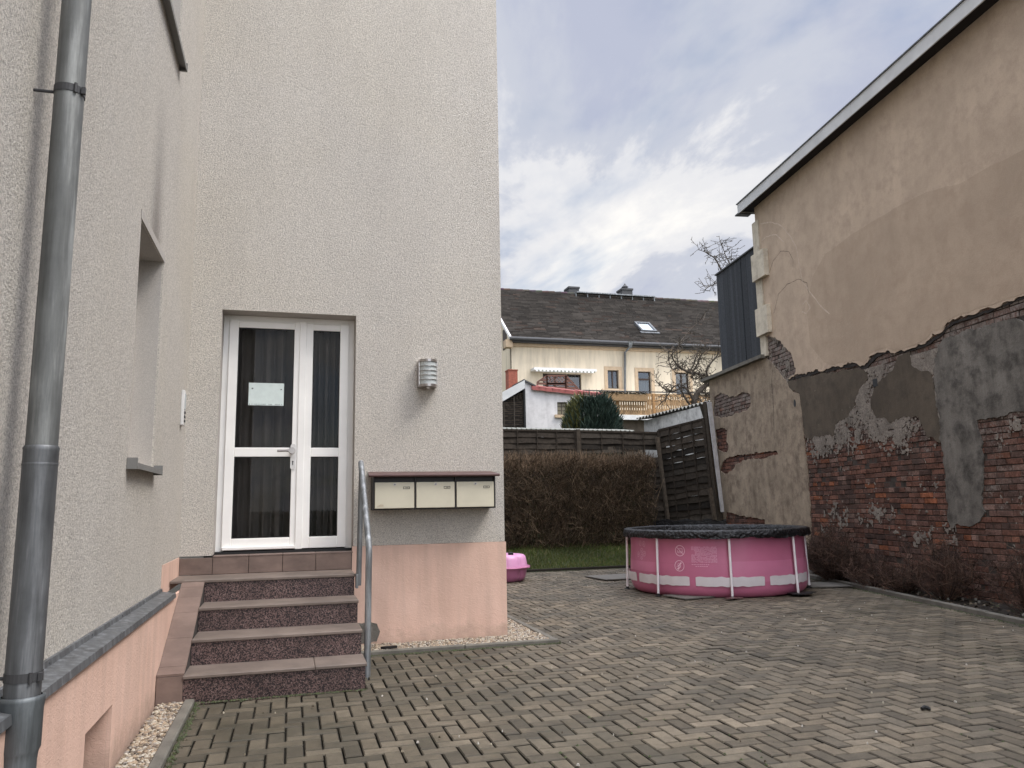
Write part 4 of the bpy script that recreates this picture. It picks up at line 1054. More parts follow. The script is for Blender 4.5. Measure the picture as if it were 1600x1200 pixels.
mb = MB(); ca = cyl(1079.5, 854.5); cb = cyl(1121, 880); 
for row in range(22):
    z = ca[1]-(ca[1]-cb[1])*row/22; a = ca[0]
    while a < cb[0]-.004:
        L_ = random.uniform(.006, .03)
        if random.random() > .12: stroke(mb, [(a, z), (min(a+L_, cb[0]), z)], .0042, .0032)
        a += L_+.004
pb(mb, 'printed_notice', M['print2'], pw); mb = MB()
for row, (x0, x1, y) in enumerate(((1081, 1108, 882), (1087, 1107, 885))):
    p, q = cyl(x0, y), cyl(x1, y); a = p[0]
    while a < q[0]: L_ = random.uniform(.008, .022); stroke(mb, [(a, p[1]), (a+L_, p[1])], .008, .0032); a += L_+.006
pb(mb, 'printed_notice', M['print2'], pw)
# sleeves (white straps) centred on each leg
for la in LEG:
    mb = MB(); rows = []
    for j in range(5):
        row = []
        for k in range(33):
            t = (k-16)/16; a = la+t*R(20.6); z = .150+.118*j/4+.006*math.sin(k*1.3+la*7)*(1-abs(t))+.003*math.sin(k*.7)
            edge = .006*(1 if abs(t) > .97 and j in (0, 4) else 0)
            z += edge*(1 if j == 0 else -1)
            r = wrad(a, z)+.006+(PR-WR-.01)*max(0, 1-abs(t)*1.0)**1.5*.55; r += .005*mnoise.noise(Vector((a*26, z*16, la)))
            row.append((PC.x+r*math.cos(a), PC.y+r*math.sin(a), z))
        rows.append(row)
    mb.grid(rows); pb(mb, 'strap', M['strap'], smooth=True)
for la in LEG:
    mb = MB(); c, s_ = math.cos(la), math.sin(la); r0 = PR
    mb.tube([(PC.x+(r0+.012)*c, PC.y+(r0+.012)*s_, .0), (PC.x+r0*c, PC.y+r0*s_, .4), (PC.x+(r0-.01)*c, PC.y+(r0-.01)*s_, .80)], .0165, 14)
    lg = pb(mb, 'leg', M['leg_white'], smooth=True)
    mb = MB(); x, y = PC.x+(r0+.012)*c, PC.y+(r0+.012)*s_
    mb.lathe([(.0, -.002), (.045, -.002), (.045, .008), (.022, .014), (.022, .035), (0, .035)], (x, y, 0), 16); mb.build('foot', M['black'], lg)
mb = MB(); mb.tube([(PC.x+(PR-.02)*math.cos(2*math.pi*k/64), PC.y+(PR-.02)*math.sin(2*math.pi*k/64), .80) for k in range(65)], .02, 12, False); pb(mb, 'top_rail', M['leg_white'], smooth=True)
# black tarpaulin over the rim
tp = MB(); rows = []; NA = 720
for j in range(30):
    row = []
    for k in range(NA):
        a = 2*math.pi*k/NA; ca_, sa_ = math.cos(a), math.sin(a)
        n1 = mnoise.noise(Vector((ca_*9, sa_*9, j*.10))); n2 = mnoise.noise(Vector((ca_*26, sa_*26, j*.22+3))); n3 = mnoise.noise(Vector((ca_*3, sa_*3, 8)))
        if j < 9:      # outer skirt
            t = j/9; zs_ = .752+.022*n3+.018*n1+.008*n2; z = zs_+(.845-zs_)*t; n4 = mnoise.noise(Vector((ca_*55, sa_*55, j*.5))); r = PR+.024+.020*n1*(1.2-t)+.030*(.5-abs(n2))*(1.15-t)+.010*math.sin(t*3)+.010*n4*(1.2-t)
        elif j < 13:
            t = (j-9)/4; z = .845+.016*math.sin(t*math.pi)+.006*n2; r = PR+.030-.116*t+.004*n1+.006*n2
        else:
            t = (j-13)/16; z = .850-.50*t**.8+.018*n1*min(1, t*4); r = PR-.086-.09*t-(.055*abs(n2)+.04*abs(n1))*min(1, t*3)
        row.append((PC.x+r*ca_, PC.y+r*sa_, z))
    rows.append(row)
tp.grid(rows, closeu=True)
rows = []
for j in range(40):
    t = j/39; r = (PR-.17)*(1-t)
    row = []
    for k in range(144):
        a = 2*math.pi*k/144; x, y = r*math.cos(a), r*math.sin(a)
        row.append((PC.x+x, PC.y+y, .36+.10*(1-t)*0+.05*mnoise.noise(Vector((x*2.4, y*2.4, 3)))+.02*mnoise.noise(Vector((x*8, y*8, 3)))+.40*math.exp(-((x-.10)**2*9+(y+.90)**2*22))))
    rows.append(row)
tp.grid(rows, closeu=True)
pool.scale = (1, 1, 1.045)
to = tp.build('tarpaulin', M['tarp'], smooth=True); to.scale = (1, 1, 1.045); tag(to, 'crumpled black plastic tarpaulin covering the rim and inside of the pink pool', 'tarpaulin')
# grey slabs and dark mats under the pool
gl_ = 'flat grey slabs laid under the pool'
def slab(c, sx_, sy_, rot, z, th, label, m='slab'):
    mb = MB(); ca_, sa_ = math.cos(rot), math.sin(rot)
    P = jag([(-sx_/2, -sy_/2), (sx_/2, -sy_/2), (sx_/2, sy_/2), (-sx_/2, sy_/2)], .008, .12, int(c[0]*100))
    mb.plate([(c[0]+p[0]*ca_-p[1]*sa_, c[1]+p[0]*sa_+p[1]*ca_) for p in P], [], (0, 0, z+th), (1, 0, 0), (0, 1, 0), (0, 0, 1), th)
    o = mb.build('slab', M[m]); tag(o, label, 'slab', gl_ if m == 'slab' else None); return o
def c2(x, y): p = qz(x, y); return (p.x, p.y)
slab(c2(1082, 933), .62, .50, .15, .012, .014, 'grey flat slab sticking out under the front of the pink pool')
slab(c2(1300, 915), .85, .62, -.25, .010, .014, 'large cracked grey slab to the right of the pink pool')
slab(c2(962, 903), .80, .8, .1, .011, .014, 'grey slab beside the left leg of the pink pool')
slab(c2(1278, 897), .5, .5, .1, .030, .03, 'small raised grey slab at the pool by the twiggy shrub')
for (x, y, r, lb) in ((1028, 925, .14, 'black scrap of mat under the second pool leg from the left'), (1146, 938, .10, 'reddish brown scrap under the front pool leg'), (1250, 930, .17, 'black scrap of mat under the right front pool leg')):
    c = c2(x, y); mb = MB(); P = [(c[0]+r*(1+.3*random.uniform(-1, 1))*math.cos(a)*1.3, c[1]+r*(.7+.2*random.uniform(-1, 1))*math.sin(a)) for a in [2*math.pi*k/11 for k in range(11)]]
    mb.plate(P, [], (0, 0, .034), (1, 0, 0), (0, 1, 0), (0, 0, 1), .008)
    o = mb.build('mat_scrap', M['black'] if 'black' in lb else M['mailroof']); tag(o, lb, 'mat')
# ================================================================== PINK SHELL SANDPIT
c = qz(797, 909, 0); SC = Vector((c.x-.10, c.y+.30, 0)); 
sp = thing('sandpit_shell', 'pink scalloped plastic sandpit with lid beside the house corner', 'sandpit', None, tuple(SC))
lobe = lambda a, z: 1+.085*abs(math.cos(a*5.0))**.7-.0
k9 = 1.0
mb = MB(); mb.lathe([(.36, .0), (.40, .02), (.425, .08), (.44, .16), (.45, .21)], SC, 160, lobe, cap=True); o = mb.build('tub', M['shell_rose'], sp, smooth=True); loc(o, SC)
mb = MB(); mb.lathe([(.45, .211), (.49, .214), (.50, .226), (.49, .240), (.45, .243)], SC, 160, lobe); o = mb.build('rim', M['shell_rose'], sp, smooth=True); loc(o, SC)
mb = MB(); mb.lathe([(.455, .2435), (.45, .27), (.435, .35), (.42, .405), (.39, .43), (.33, .442), (.15, .45), (.0, .452)], SC, 160, lobe); o = mb.build('lid', M['shell_pink'], sp, smooth=True); loc(o, SC)
hx_ = qy(797.5, 868, SC.y-.28)
mb = MB(); mb.bbox(hx_.x-.035, hx_.x+.04, SC.y-.33, SC.y-.25, .42, .485, .006); loc(mb.build('handle', M['black'], sp), SC)
# ================================================================== LAWN, HEDGE, SHRUBS
mb = MB(); rows = []
for k in range(14):
    yy = 14.565+k*.16; rows.append([(x, yy, max(-.03, gz(x, yy)+.045)) for x in (2.2, 3, 4, 5, 6, 7, 8, 9.1)])
mb.grid(rows); struct(mb.build('lawn', M['earth'], smooth=True))
mb = MB()
for k in range(30000):
    x = random.uniform(3.2, 9.0); yy = random.uniform(14.57, 16.3); z = max(-.03, gz(x, yy)+.04); h = random.uniform(.03, .085); a = random.uniform(0, 6.28)
    t = random.random(); n_ = mnoise.noise(Vector((x*1.5, yy*1.5, 0)))
    mb.cur = (.085, .105, .022) if t < .45 else ((.050, .085, .018) if t < .8 else (.16, .15, .06)); mb.cur = tuple(c*(1+.5*n_) for c in mb.cur)
    w_ = .006; d = Vector((math.cos(a), math.sin(a), 0)); p = Vector((x, yy, z)); q = p+Vector((random.uniform(-.02, .02), random.uniform(-.02, .02), h)); mb.poly([p-d*w_, p+d*w_, q])
struct(mb.build('grass', M['leaf']), 'stuff')
def twigs(mb, n, base, top, fn, cols, r=(.0035, .0015), leafy=0):
    for _ in range(n):
        p, d, L_ = fn(); mb.cur = random.choice(cols); k = random.uniform(.6, 1.3); mb.cur = tuple(c*k for c in mb.cur)
        m_ = p+d*L_*.5+Vector((random.uniform(-1, 1), random.uniform(-1, 1), random.uniform(-1, 1)))*L_*.10
        q = m_+(d+Vector((random.uniform(-.4, .4), random.uniform(-.4, .4), random.uniform(-.3, .4)))).normalized()*L_*.5
        mb.stick(p, m_, r[0], (r[0]+r[1])/2); mb.stick(m_, q, (r[0]+r[1])/2, r[1])
hx0, hx1, hy0, hy1 = 2.3, 7.80, 15.75, 16.60
hz0 = .10; hz1 = qy(900, 712, hy0).z
mb = MB()
def hfn():
    x = random.uniform(hx0, hx1); t = random.random()
    yy = hy0+(hy1-hy0)*t**1.9; z = hz0+(hz1-hz0-.05)*random.random()**.85
    d = Vector((random.gauss(0, .75), random.gauss(-.25, .6), abs(random.gauss(.75, .6)))).normalized(); L_ = random.uniform(.10, .34)
    if x+d.x*L_ > hx1+.06: d.x = -abs(d.x)
    wob = .10*mnoise.noise(Vector((x*2.2, z*2.2, 4)))
    return Vector((x, yy+.05+wob, z)), d, L_
brown = [(.125, .088, .056), (.09, .064, .043), (.18, .13, .085), (.06, .045, .03), (.05, .038, .026)]
twigs(mb, 17000, 0, 0, hfn, brown, (.0055, .0025))
def hfn2():     # clipped upright tips along the top
    x = random.uniform(hx0, hx1+.02); yy = random.uniform(hy0, hy1); z = hz1-random.uniform(.05, .34)
    return Vector((x, yy, z)), Vector((random.gauss(0, .25), random.gauss(-.05, .25), 1)).normalized(), random.uniform(.12, .22)+.03*mnoise.noise(Vector((x*1.4, 0, 0)))
twigs(mb, 4500, 0, 0, hfn2, [(.21, .145, .092), (.17, .115, .074), (.13, .09, .06)], (.0045, .002))
for _ in range(260):   # stems
    x = random.uniform(hx0, hx1); yy = random.uniform(hy0+.15, hy1); p = Vector((x, yy, .1)); mb.cur = random.choice(brown)
    q = p+Vector((random.uniform(-.25, .25), random.uniform(-.2, .1), random.uniform(.7, 1.3))); r_ = q+Vector((random.uniform(-.3, .3), random.uniform(-.2, .2), random.uniform(.4, .9))); mb.stick(p, q, .014, .009); mb.stick(q, r_, .009, .004)
for _ in range(15000):  # small leaves, thickest low in the hedge
    x = random.uniform(hx0, hx1); z = hz0+(hz1-hz0)*random.random()**(2.2 if random.random() < .7 else 1.0); yy = hy0+(hy1-hy0)*random.random()**1.6+.04
    if z > hz1-.15 and random.random() < .6: continue
    mb.cur = random.choice([(.030, .038, .014), (.022, .030, .012), (.045, .045, .018), (.055, .035, .018), (.07, .06, .028)])
    a = Vector((random.gauss(0, 1), random.gauss(0, 1), random.gauss(0, 1))).normalized(); b_ = a.cross(Vector((.3, .8, .5))).normalized(); s_ = random.uniform(.010, .022); p = Vector((x, yy, z))
    mb.poly([p-a*s_, p+b_*s_*.6, p+a*s_, p-b_*s_*.6])
h_ = mb.build('hedge', M['twig']); tag(h_, 'clipped brown leafless hedge along the lawn in front of the woven fence', 'hedge')
mb = MB()
sg = 'leafless reddish shrubs in the bed below the brick wall'
def shrub(ss, hgt, rs, n, label, seed, dw=.40):
    rnd_ = random.Random(seed); b = NV*(7.1-dw)+SV*ss+UZ*.03; mb = MB(); g_ = rnd_.gauss; U = rnd_.uniform
    tone = [(.085, .050, .038), (.060, .038, .030), (.12, .075, .055), (.04, .028, .022)]
    def ok(p): return p.dot(NV) < 7.1-.015
    for _ in range(n):
        a = U(0, 6.28); rr = rnd_.random()**.6; L_ = hgt*U(.5, 1.0)*(1-.35*rr)
        off = SV*(rs*rr*math.cos(a))+NV*(.38*rr*math.sin(a)); base = b+off*.3; top = b+off+UZ*L_
        pts = [base.lerp(top, t)+off*(.35*math.sin(t*3.14)) for t in (0, .25, .5, .75, 1)]
        pts = [p if ok(p) else p-NV*(p.dot(NV)-7.1+.02) for p in pts]
        mb.cur = rnd_.choice(tone)
        for i in range(4): mb.stick(pts[i], pts[i+1], .0065-.001*i, .0055-.001*i)
        for _ in range(12):
            t = U(.1, 1); i = min(3, int(t*4)); q = pts[i].lerp(pts[i+1], t*4-i)
            d = Vector((g_(0, .8), g_(0, .8), g_(.45, .5))).normalized(); l_ = U(.08, .24)*hgt
            k = U(.6, 1.35); mb.cur = tuple(c*k for c in rnd_.choice(tone)); e = q+d*l_
            if not ok(e): continue
            mb.stick(q, e, .0032, .0020)
            for _ in range(3):
                e2 = q.lerp(e, U(.3, 1)); d2 = (d+Vector((g_(0, .6), g_(0, .6), g_(.2, .5)))).normalized(); e3 = e2+d2*U(.04, .12)
                if ok(e3): mb.stick(e2, e3, .0022, .0014)
    o = mb.build('shrub', M['twig']); tag(o, label, 'shrub', sg)
NV = Vector((math.cos(R(7.78)), -math.sin(R(7.78)), 0)); SV = Vector((math.sin(R(7.78)), math.cos(R(7.78)), 0)); UZ = Vector((0, 0, 1))
def sat(px): p = hit(px, 880, NV, 6.7); return p.dot(SV)
shrub(sat(1302), 1.0, .58, 120, 'dense leafless shrub between the pink pool and the brick wall', 31)
shrub(sat(1362), .5, .4, 36, 'low leafless shrub just right of the one beside the pool', 32)
shrub(sat(1470), 1.0, .45, 52, 'wide leafless shrub in the middle of the bed below the grey plaster strip', 33)
shrub(sat(1412), .45, .4, 45, 'small sprawling shrub at the left foot of the wide middle shrub', 34)
shrub(sat(1600), .8, .3, 38, 'leafless shrub cut by the right edge of the photo', 35)
random.seed(99)
# ================================================================== WOVEN FENCE
fc = thing('woven_fence', 'weathered dark woven lath fence behind the hedge, its right panel leaning', 'fence', None, (7, 17, 0))
def slat_panel(A, B, z0a, z1a, z0b, z1b, n, broken=(), lean=(0, 0), tone=1.0, lap=1.10):
    """A,B plan points; heights at A and B; horizontal woven laths"""
    A = Vector((*A, 0)); B = Vector((*B, 0)); D = B-A; nrm = Vector((D.y, -D.x, 0)).normalized()
    if nrm.y > 0: nrm = -nrm
    mb = MB(); segs = 16
    for k in range(n):
        t0, t1 = (k-.02)/n, (k+(lap(k) if callable(lap) else lap))/n; tn = random.uniform(.55, 1.35)*tone; mb.cur = tuple(c*tn for c in random.choice([(.050, .039, .029), (.062, .049, .037), (.038, .030, .022), (.072, .060, .047)]))
        sag = 0; a_ = 0; b_ = 1
        if k in broken: sag = random.uniform(.05, .11)*random.choice((-1, -1, 1)); a_ = random.choice((0, 0, .25)); b_ = 1 if a_ else random.choice((1, .7))
        rows = []
        for j in range(segs+1):
            u = a_+(b_-a_)*j/segs; za = z0a+(z1a-z0a)*t0; zb_ = z0b+(z1b-z0b)*t0; zc = z0a+(z1a-z0a)*t1; zd = z0b+(z1b-z0b)*t1
            zl = za+(zb_-za)*u; zu = zc+(zd-zc)*u
            w_ = .006*math.sin(u*math.pi*4+(k % 2)*math.pi)+.008*mnoise.noise(Vector((u*3, k*1.7, 0)))
            dz = sag*math.sin(u*math.pi*.9)+.030*mnoise.noise(Vector((u*4, k*3.1, 2)))
            p = A+D*u+nrm*w_
            q = Vector((lean[0]*(zl-z0a), lean[1]*(zl-z0a), 0)); q2 = Vector((lean[0]*(zu-z0a), lean[1]*(zu-z0a), 0))
            rows.append([p+q+nrm*.026+UZ*(zl+dz), p+q2+nrm*.000+UZ*(zu+dz), p+q2-nrm*.008+UZ*(zu+dz), p+q+nrm*.018+UZ*(zl+dz)])
        mb.grid(rows, closeu=True)
    mb.cur = tuple(c*tone for c in (.055, .043, .032))
    for u in (.0, .25, .5, .75, 1.0):   # battens and frame
        p = A+D*u; L0 = z0a+(z0b-z0a)*u-.02; L1 = z1a+(z1b-z1a)*u+.02; w_ = .012 if 0 < u < 1 else .035; dd = D.normalized()*w_
        off = nrm*(.038 if 0 < u < 1 else .03); q = Vector((lean[0]*(L1-z0a), lean[1]*(L1-z0a), 0))
        P = [p-dd+off+UZ*L0, p+dd+off+UZ*L0, p+dd-off+UZ*L0, p-dd-off+UZ*L0]; mb.hexa(P+[v+q+UZ*(L1-L0) for v in P])
    for (za, zb_) in ((z1a, z1b), (z0a-.04, z0b-.04)):
        qa = Vector((lean[0]*(za-z0a), lean[1]*(za-z0a), 0))
        P = [A+nrm*.024+UZ*za+qa, B+nrm*.024+UZ*zb_+qa, B-nrm*.024+UZ*zb_+qa, A-nrm*.024+UZ*za+qa]; mb.hexa(P+[v+UZ*.045 for v in P])
    return loc(mb.build('panel', M['oldwood'], fc), (7, 17, 0))
Yfn = 17.0
def fz(x, y, Y=Yfn): p = qy(x, y, Y); return p.x, p.z
xL = 3.0; x1_, zt1 = fz(902, 675); x2_, zt2 = fz(1024, 678); xl0 = fz(780, 672)[0]
zb1 = .42
mb = MB()
slat_panel((x1_-1.95, Yfn), (x1_-.05, Yfn), zb1, zt1+.01, zb1, zt1, 19, tone=.7)
slat_panel((x1_-3.95, Yfn), (x1_-2.05, Yfn), zb1, zt1+.03, zb1, zt1+.02, 19, tone=.7)
slat_panel((x1_+.05, Yfn), (x2_+.22, Yfn), zb1, zt1, zb1, zt2, 19, broken=(14, 15), tone=.7, lap=lambda k: 1.12)
# corner to the old wall: panel leaning, running towards the camera
PA = qy(1032, 700, 16.9); PB = hit(1107, 700, NV, 6.93)
PBy = 15.7; PBp = qy(1108, 700, PBy)
zA0, zA1 = qy(1043, 808, 16.9).z, qy(1032, 674, 16.9).z; zB0, zB1 = qy(1115, 800, PBy).z, qy(1102, 656, PBy).z; zlow = .30
pa = qy(1043, 808, 16.9); pb_ = qy(1116, 800, PBy); ta = qy(1030, 674, 16.9)
slat_panel((pa.x, 16.9), (pb_.x, PBy), zA0-zlow, zA1, zB0-zlow, zB1, 17, broken=(), lean=((ta.x-pa.x)/(zA1-zA0), 0), tone=.62, lap=lambda k: (.955 if k % 2 else 1.0) if 9 < k < 16 else 1.12)
def post(a, b, w_, name='post', tone=1.0, parent=fc):
    mb = MB(); mb.cur = tuple(c*tone for c in (.060, .048, .036)); a = Vector(a); b = Vector(b); v = Vector((w_/2, 0, 0)); u = Vector((0, w_/2, 0))
    mb.hexa([a-v-u, a+v-u, a+v+u, a-v+u, b-v-u, b+v-u, b+v+u, b-v+u])
    return loc(mb.build(name, M['oldwood'], parent), (7, 17, 0))
post((x1_, Yfn-.03, .3), (x1_, Yfn-.03, zt1+.06), .09); post((x1_-2.0, Yfn-.03, .3), (x1_-2.0, Yfn-.03, zt1+.06), .09)
post(qy(1044, 815, 16.75), qy(1027, 683, 16.75), .075, tone=1.5)
post(qy(1124, 812, 15.6), qy(1104, 628, 15.6), .12, tone=.9)
post(qy(1117, 812, 15.5), qy(1109, 762, 15.5), .075, tone=1.4)
post(qy(1108, 668, 16.2), qy(1097, 632, 16.2), .10, tone=.7)
# dark sheet at the foot of the leaning panel
mb = MB(); rows = []
for j in range(4): rows.append([(pa.x-.6+(pb_.x-pa.x+.7)*t/12, 16.7+(15.5-16.7)*t/12-.12, .15+j*.24+.03*math.sin(t*1.9+j)) for t in range(13)])
mb.grid(rows); o = mb.build('plastic_sheet', M['tarp'], smooth=True); tag(o, 'black plastic sheeting along the foot of the leaning fence panel', 'sheeting')
# pale board between fence and wall
mb = MB(); a, b = qy(1129, 800, 15.35), qy(1109, 628, 15.35); v = Vector((.035, 0, 0)); u = Vector((0, .02, 0)); mb.hexa([a-v-u, a+v-u, a+v+u, a-v+u, b-v*1.9-u, b+v-u, b+v+u, b-v*1.9+u])
o = mb.build('pale_board', M['weathered_white']); tag(o, 'narrow whitish board leaning between the dark fence post and the old wall', 'board')
# corrugated clear sheet along the fence top
mb = MB(); xa, za = fz(780, 671.5, 17.25); xb, zb_ = fz(990, 675, 17.25); rows = []
for yy in (17.12, 17.9): rows.append([(xa+(xb-xa)*t/240, yy, za+(zb_-za)*t/240+.034*math.sin(t*.75)+(yy-17.12)*.12) for t in range(241)])
mb.grid(rows); r2 = [[(p[0], p[1], p[2]-.008) for p in r_] for r_ in rows]; mb.grid(r2); mb.grid([rows[0], r2[0]])
o = mb.build('corrugated_sheet', M['corrclear']); tag(o, 'pale corrugated sheet edge showing along the top of the woven fence', 'roof sheet')
# ================================================================== WHITE CORRUGATED SHED
sh = thing('shed', 'low whitish shed with wavy corrugated roof edge behind the leaning fence panel', 'shed', None, (9.2, 19.5, 0))
A = qy(1006, 656, 21.5); B = qy(1112, 628, 17.6)
mb = MB(); mb.hexa([(A.x, 21.5, 0), (B.x, 17.6, 0), (B.x+4, 18.5, 0), (A.x+4, 22.5, 0), (A.x, 21.5, A.z-.03), (B.x, 17.6, B.z-.03), (B.x+4, 18.5, B.z), (A.x+4, 22.5, A.z)])
loc(mb.build('wall', M['shedwall'], sh), (9.2, 19.5, 0))
mb = MB(); rows = [[], [], [], []]
for t in range(281):
    u = t/280; wv = .035*math.sin(u*2*math.pi*22)
    x = A.x-.15+(B.x+.1-A.x+.15)*u; y = 21.62+(17.5-21.62)*u; z = A.z+(B.z-A.z)*u+.04+wv
    rows[0].append((x-.05, y-.01, z)); rows[1].append((x+4, y+1, z+.5)); rows[2].append((x-.05, y-.01, z-.014)); rows[3].append((x+4, y+1, z+.486))
mb.grid([rows[0], rows[1]]); mb.grid([rows[2], rows[3]]); mb.grid([rows[0], rows[2]]); loc(mb.build('roof', M['corr'], sh), (9.2, 19.5, 0))
# ================================================================== CREAM HOUSE FAR BEHIND
HY = 34.0
def hp(x, y, Y=HY): p = qy(x, y, Y); return p.x, p.z
cr = thing('cream_house', 'long cream rendered house with brown tiled roof, rear windows and balcony', 'house', None, (16, HY, 3))
co_ = (16, HY, 3)
def cb(mb, name, m, parent=None, **k):
    o = mb.build(name, m, parent or cr, **k)
    return loc(o, co_) if parent is None else o
hxl = hp(799, 560)[0]; hxr = hxl+17.5; ze = hp(900, 534)[1]; 
rp0 = qy(783, 454, HY+4.6); rz = rp0.z
wins = {'a': (848, 583, 909, 616), 'b': (949, 578, 967.5, 607.5), 'c': (996.5, 580, 1018.5, 616), 'd': (1055, 582, 1078, 617)}
H = []
for k, (x0, y0, x1, y1) in wins.items():
    a, b = hp(x0, y0), hp(x1, y1); H.append((a[0], b[0], b[1], a[1]))
mb = MB(); mb.plate([(hxl, .5), (hxr, .5), (hxr, ze), (hxl, ze)], [[(a, c), (b, c), (b, d), (a, d)] for a, b, c, d in H], (0, HY, 0), (1, 0, 0), (0, 0, 1), (0, -1, 0), .15, back=False)
RY = HY+4.6
mb.poly([(hxl, HY, .5), (hxl, RY+4.6, .5), (hxl, RY+4.6, ze), (hxl, RY, rz-.05), (hxl, HY, ze-.0)])
mb.poly([(hxr, HY, .5), (hxr, RY+4.6, .5), (hxr, RY+4.6, ze), (hxr, RY, rz-.05), (hxr, HY, ze-.0)])
mb.poly([(hxl, RY+4.6, .5), (hxr, RY+4.6, .5), (hxr, RY+4.6, ze), (hxl, RY+4.6, ze)])
cb(mb, 'wall', M['creamwall'])
for i, (a, b, c, d) in enumerate(H):
    mb = MB(); f = .05; Yw = HY+.10
    parts = [(a, a+f, c, d), (b-f, b, c, d), (a+f, b-f, d-f, d), (a+f, b-f, c, c+f)]
    if i == 0: parts += [(a+(b-a)*t-.04, a+(b-a)*t+.04, c+f, d-f) for t in (.33, .66)]
    if i == 2: parts += [(a+f, b-f, c+(d-c)*.62, c+(d-c)*.62+.09)]
    if i in (1, 3): parts += [((a+b)/2-.03, (a+b)/2+.03, c+f, d-f)]
    for (p, q, r_, s_) in parts: mb.box(p, q, Yw, Yw+.07, r_, s_)
    wn = cb(mb, 'window', M['brownframe'])
    mb = MB(); mb.box(a+f, b-f, Yw+.03, Yw+.035, c+f, d-f); mb.build('pane', M['glass_far'], wn)
    mb = MB(); rows = [[(a+(b-a)*t/30, Yw+.25+.03*math.sin(t*1.7), z) for t in range(31)] for z in ((c, d-.1) if i != 2 else (c, c+(d-c)*.6))]; mb.grid(rows)
    if i in (1, 2): mb.build('net_curtain', M['curtain_white'], wn)
    mb = MB(); mb.box(a-.2, b+.2, HY+.9, HY+.95, c-.1, d+.1); mb.build('dark_interior', M['dark_room'], wn)
    if i in (1, 2, 3):
        mb = MB(); e = .17
        for (p, q, r_, s_) in ((a-e, a-.002, c-.02, d+e), (b+.002, b+e, c-.02, d+e), (a-.002, b+.002, d+.002, d+e)): mb.box(p, q, HY-.03, HY+.02, r_, s_)
        mb.build('surround', M['tan'], wn)
    if i == 1:
        mb = MB(); mb.box(a-.35, b+.35, HY-.14, HY+.0, c-.14, c-.05); mb.box(a-.22, b+.22, HY-.06, HY, c-.30, c-.1405); mb.build('sill', M['tan'], wn)
# gable window on the left end
a_ = qx(789, 530, hxl); mb = MB(); mb.box(hxl-.02, hxl+.02, a_.y-.35, a_.y+.35, qx(789, 546, hxl).z, qx(789, 514, hxl).z); cb(mb, 'gable_window', M['brownframe'])
# roof in courses
mb = MB(); nc = 34; sl_ = Vector((0, RY-HY+.45, rz-ze+.12)); oy, oz = HY-.45, ze-.12+.05
for k in range(nc):
    t0, t1 = k/nc, (k+1)/nc; x = hxl-.12; off_ = random.uniform(0, .2)
    while x < hxr+.1:
        x2 = min(x+random.choice((.2, .4, .6)), hxr+.12); tn = random.uniform(.65, 1.35)*(1-.12*(t0)); r_ = random.random()
        mb.cur = tuple(c*tn for c in ((.052, .045, .039) if r_ < .92 else (.066, .048, .039)))
        dz = random.uniform(-.008, .012); z0_ = oz+sl_.z*t0+.075+dz; z1_ = oz+sl_.z*t1
        mb.poly([(x, oy+sl_.y*t0, z0_), (x2-.012, oy+sl_.y*t0, z0_), (x2-.012, oy+sl_.y*t1, z1_+.005), (x, oy+sl_.y*t1, z1_+.005)])
        mb.poly([(x, oy+sl_.y*t0, z0_-.08), (x2-.012, oy+sl_.y*t0, z0_-.08), (x2-.012, oy+sl_.y*t0, z0_), (x, oy+sl_.y*t0, z0_)])
        x = x2
cur_r = (.05, .042, .037); mb.cur = cur_r
mb.poly([(hxl-.1, RY, rz), (hxr, RY, rz), (hxr, RY+5, ze), (hxl-.1, RY+5, ze)])
mb.poly([(hxl-.1, oy, oz-.02), (hxr, oy, oz-.02), (hxr, RY, rz-.06), (hxl-.1, RY, rz-.06)])
x = hxl-.15
while x < hxr: mb.cur = tuple(c*random.uniform(.7, 1.3) for c in (.07, .058, .05)); mb.tube([(x, RY, rz+.03+random.uniform(-.01, .015)), (x+.36, RY, rz+.05)], .10, 8); x += .36
rf = cb(mb, 'roof', M['roof'])
mb = MB(); mb.hexa([(hxl-.18, oy, oz-.08), (hxl-.10, oy, oz-.08), (hxl-.10, RY, rz-.08), (hxl-.18, RY, rz-.08), (hxl-.18, oy, oz+.09), (hxl-.10, oy, oz+.09), (hxl-.10, RY, rz+.09), (hxl-.18, RY, rz+.09)]); mb.build('verge_board', M['white'], rf)
for (x0, x1, y0, y1, cap) in ((886, 902, 447.5, 462, 0), (968.5, 985, 450, 464, 1)):
    a, b = hp(x0, y0, RY+.3), hp(x1, y1, RY+.3); mb = MB(); mb.box(a[0], b[0], RY+.0, RY+.7, b[1]-.6, a[1]-.1); mb.box(a[0]-.04, b[0]+.04, RY-.04, RY+.74, a[1]-.18, a[1]-.08)
    if cap: mb.lathe([(.12, 0), (.12, .12), (.20, .14), (.08, .26), (.02, .36)], ((a[0]+b[0])/2, RY+.3, a[1]-.08), 12, cap=True)
    mb.build('chimney', M['dkgrey'], rf)
mb = MB(); a, b = hp(900, 457, RY-.35), hp(1022, 461, RY-.35); mb.box(a[0], b[0], RY-.5, RY-.2, a[1]-.03, a[1]+.03)
for k in range(8): x = a[0]+(b[0]-a[0])*k/7; mb.box(x-.03, x+.03, RY-.37, RY-.33, a[1]-.4, a[1]-.031)
mb.build('roof_walkway', M['galv'], rf)
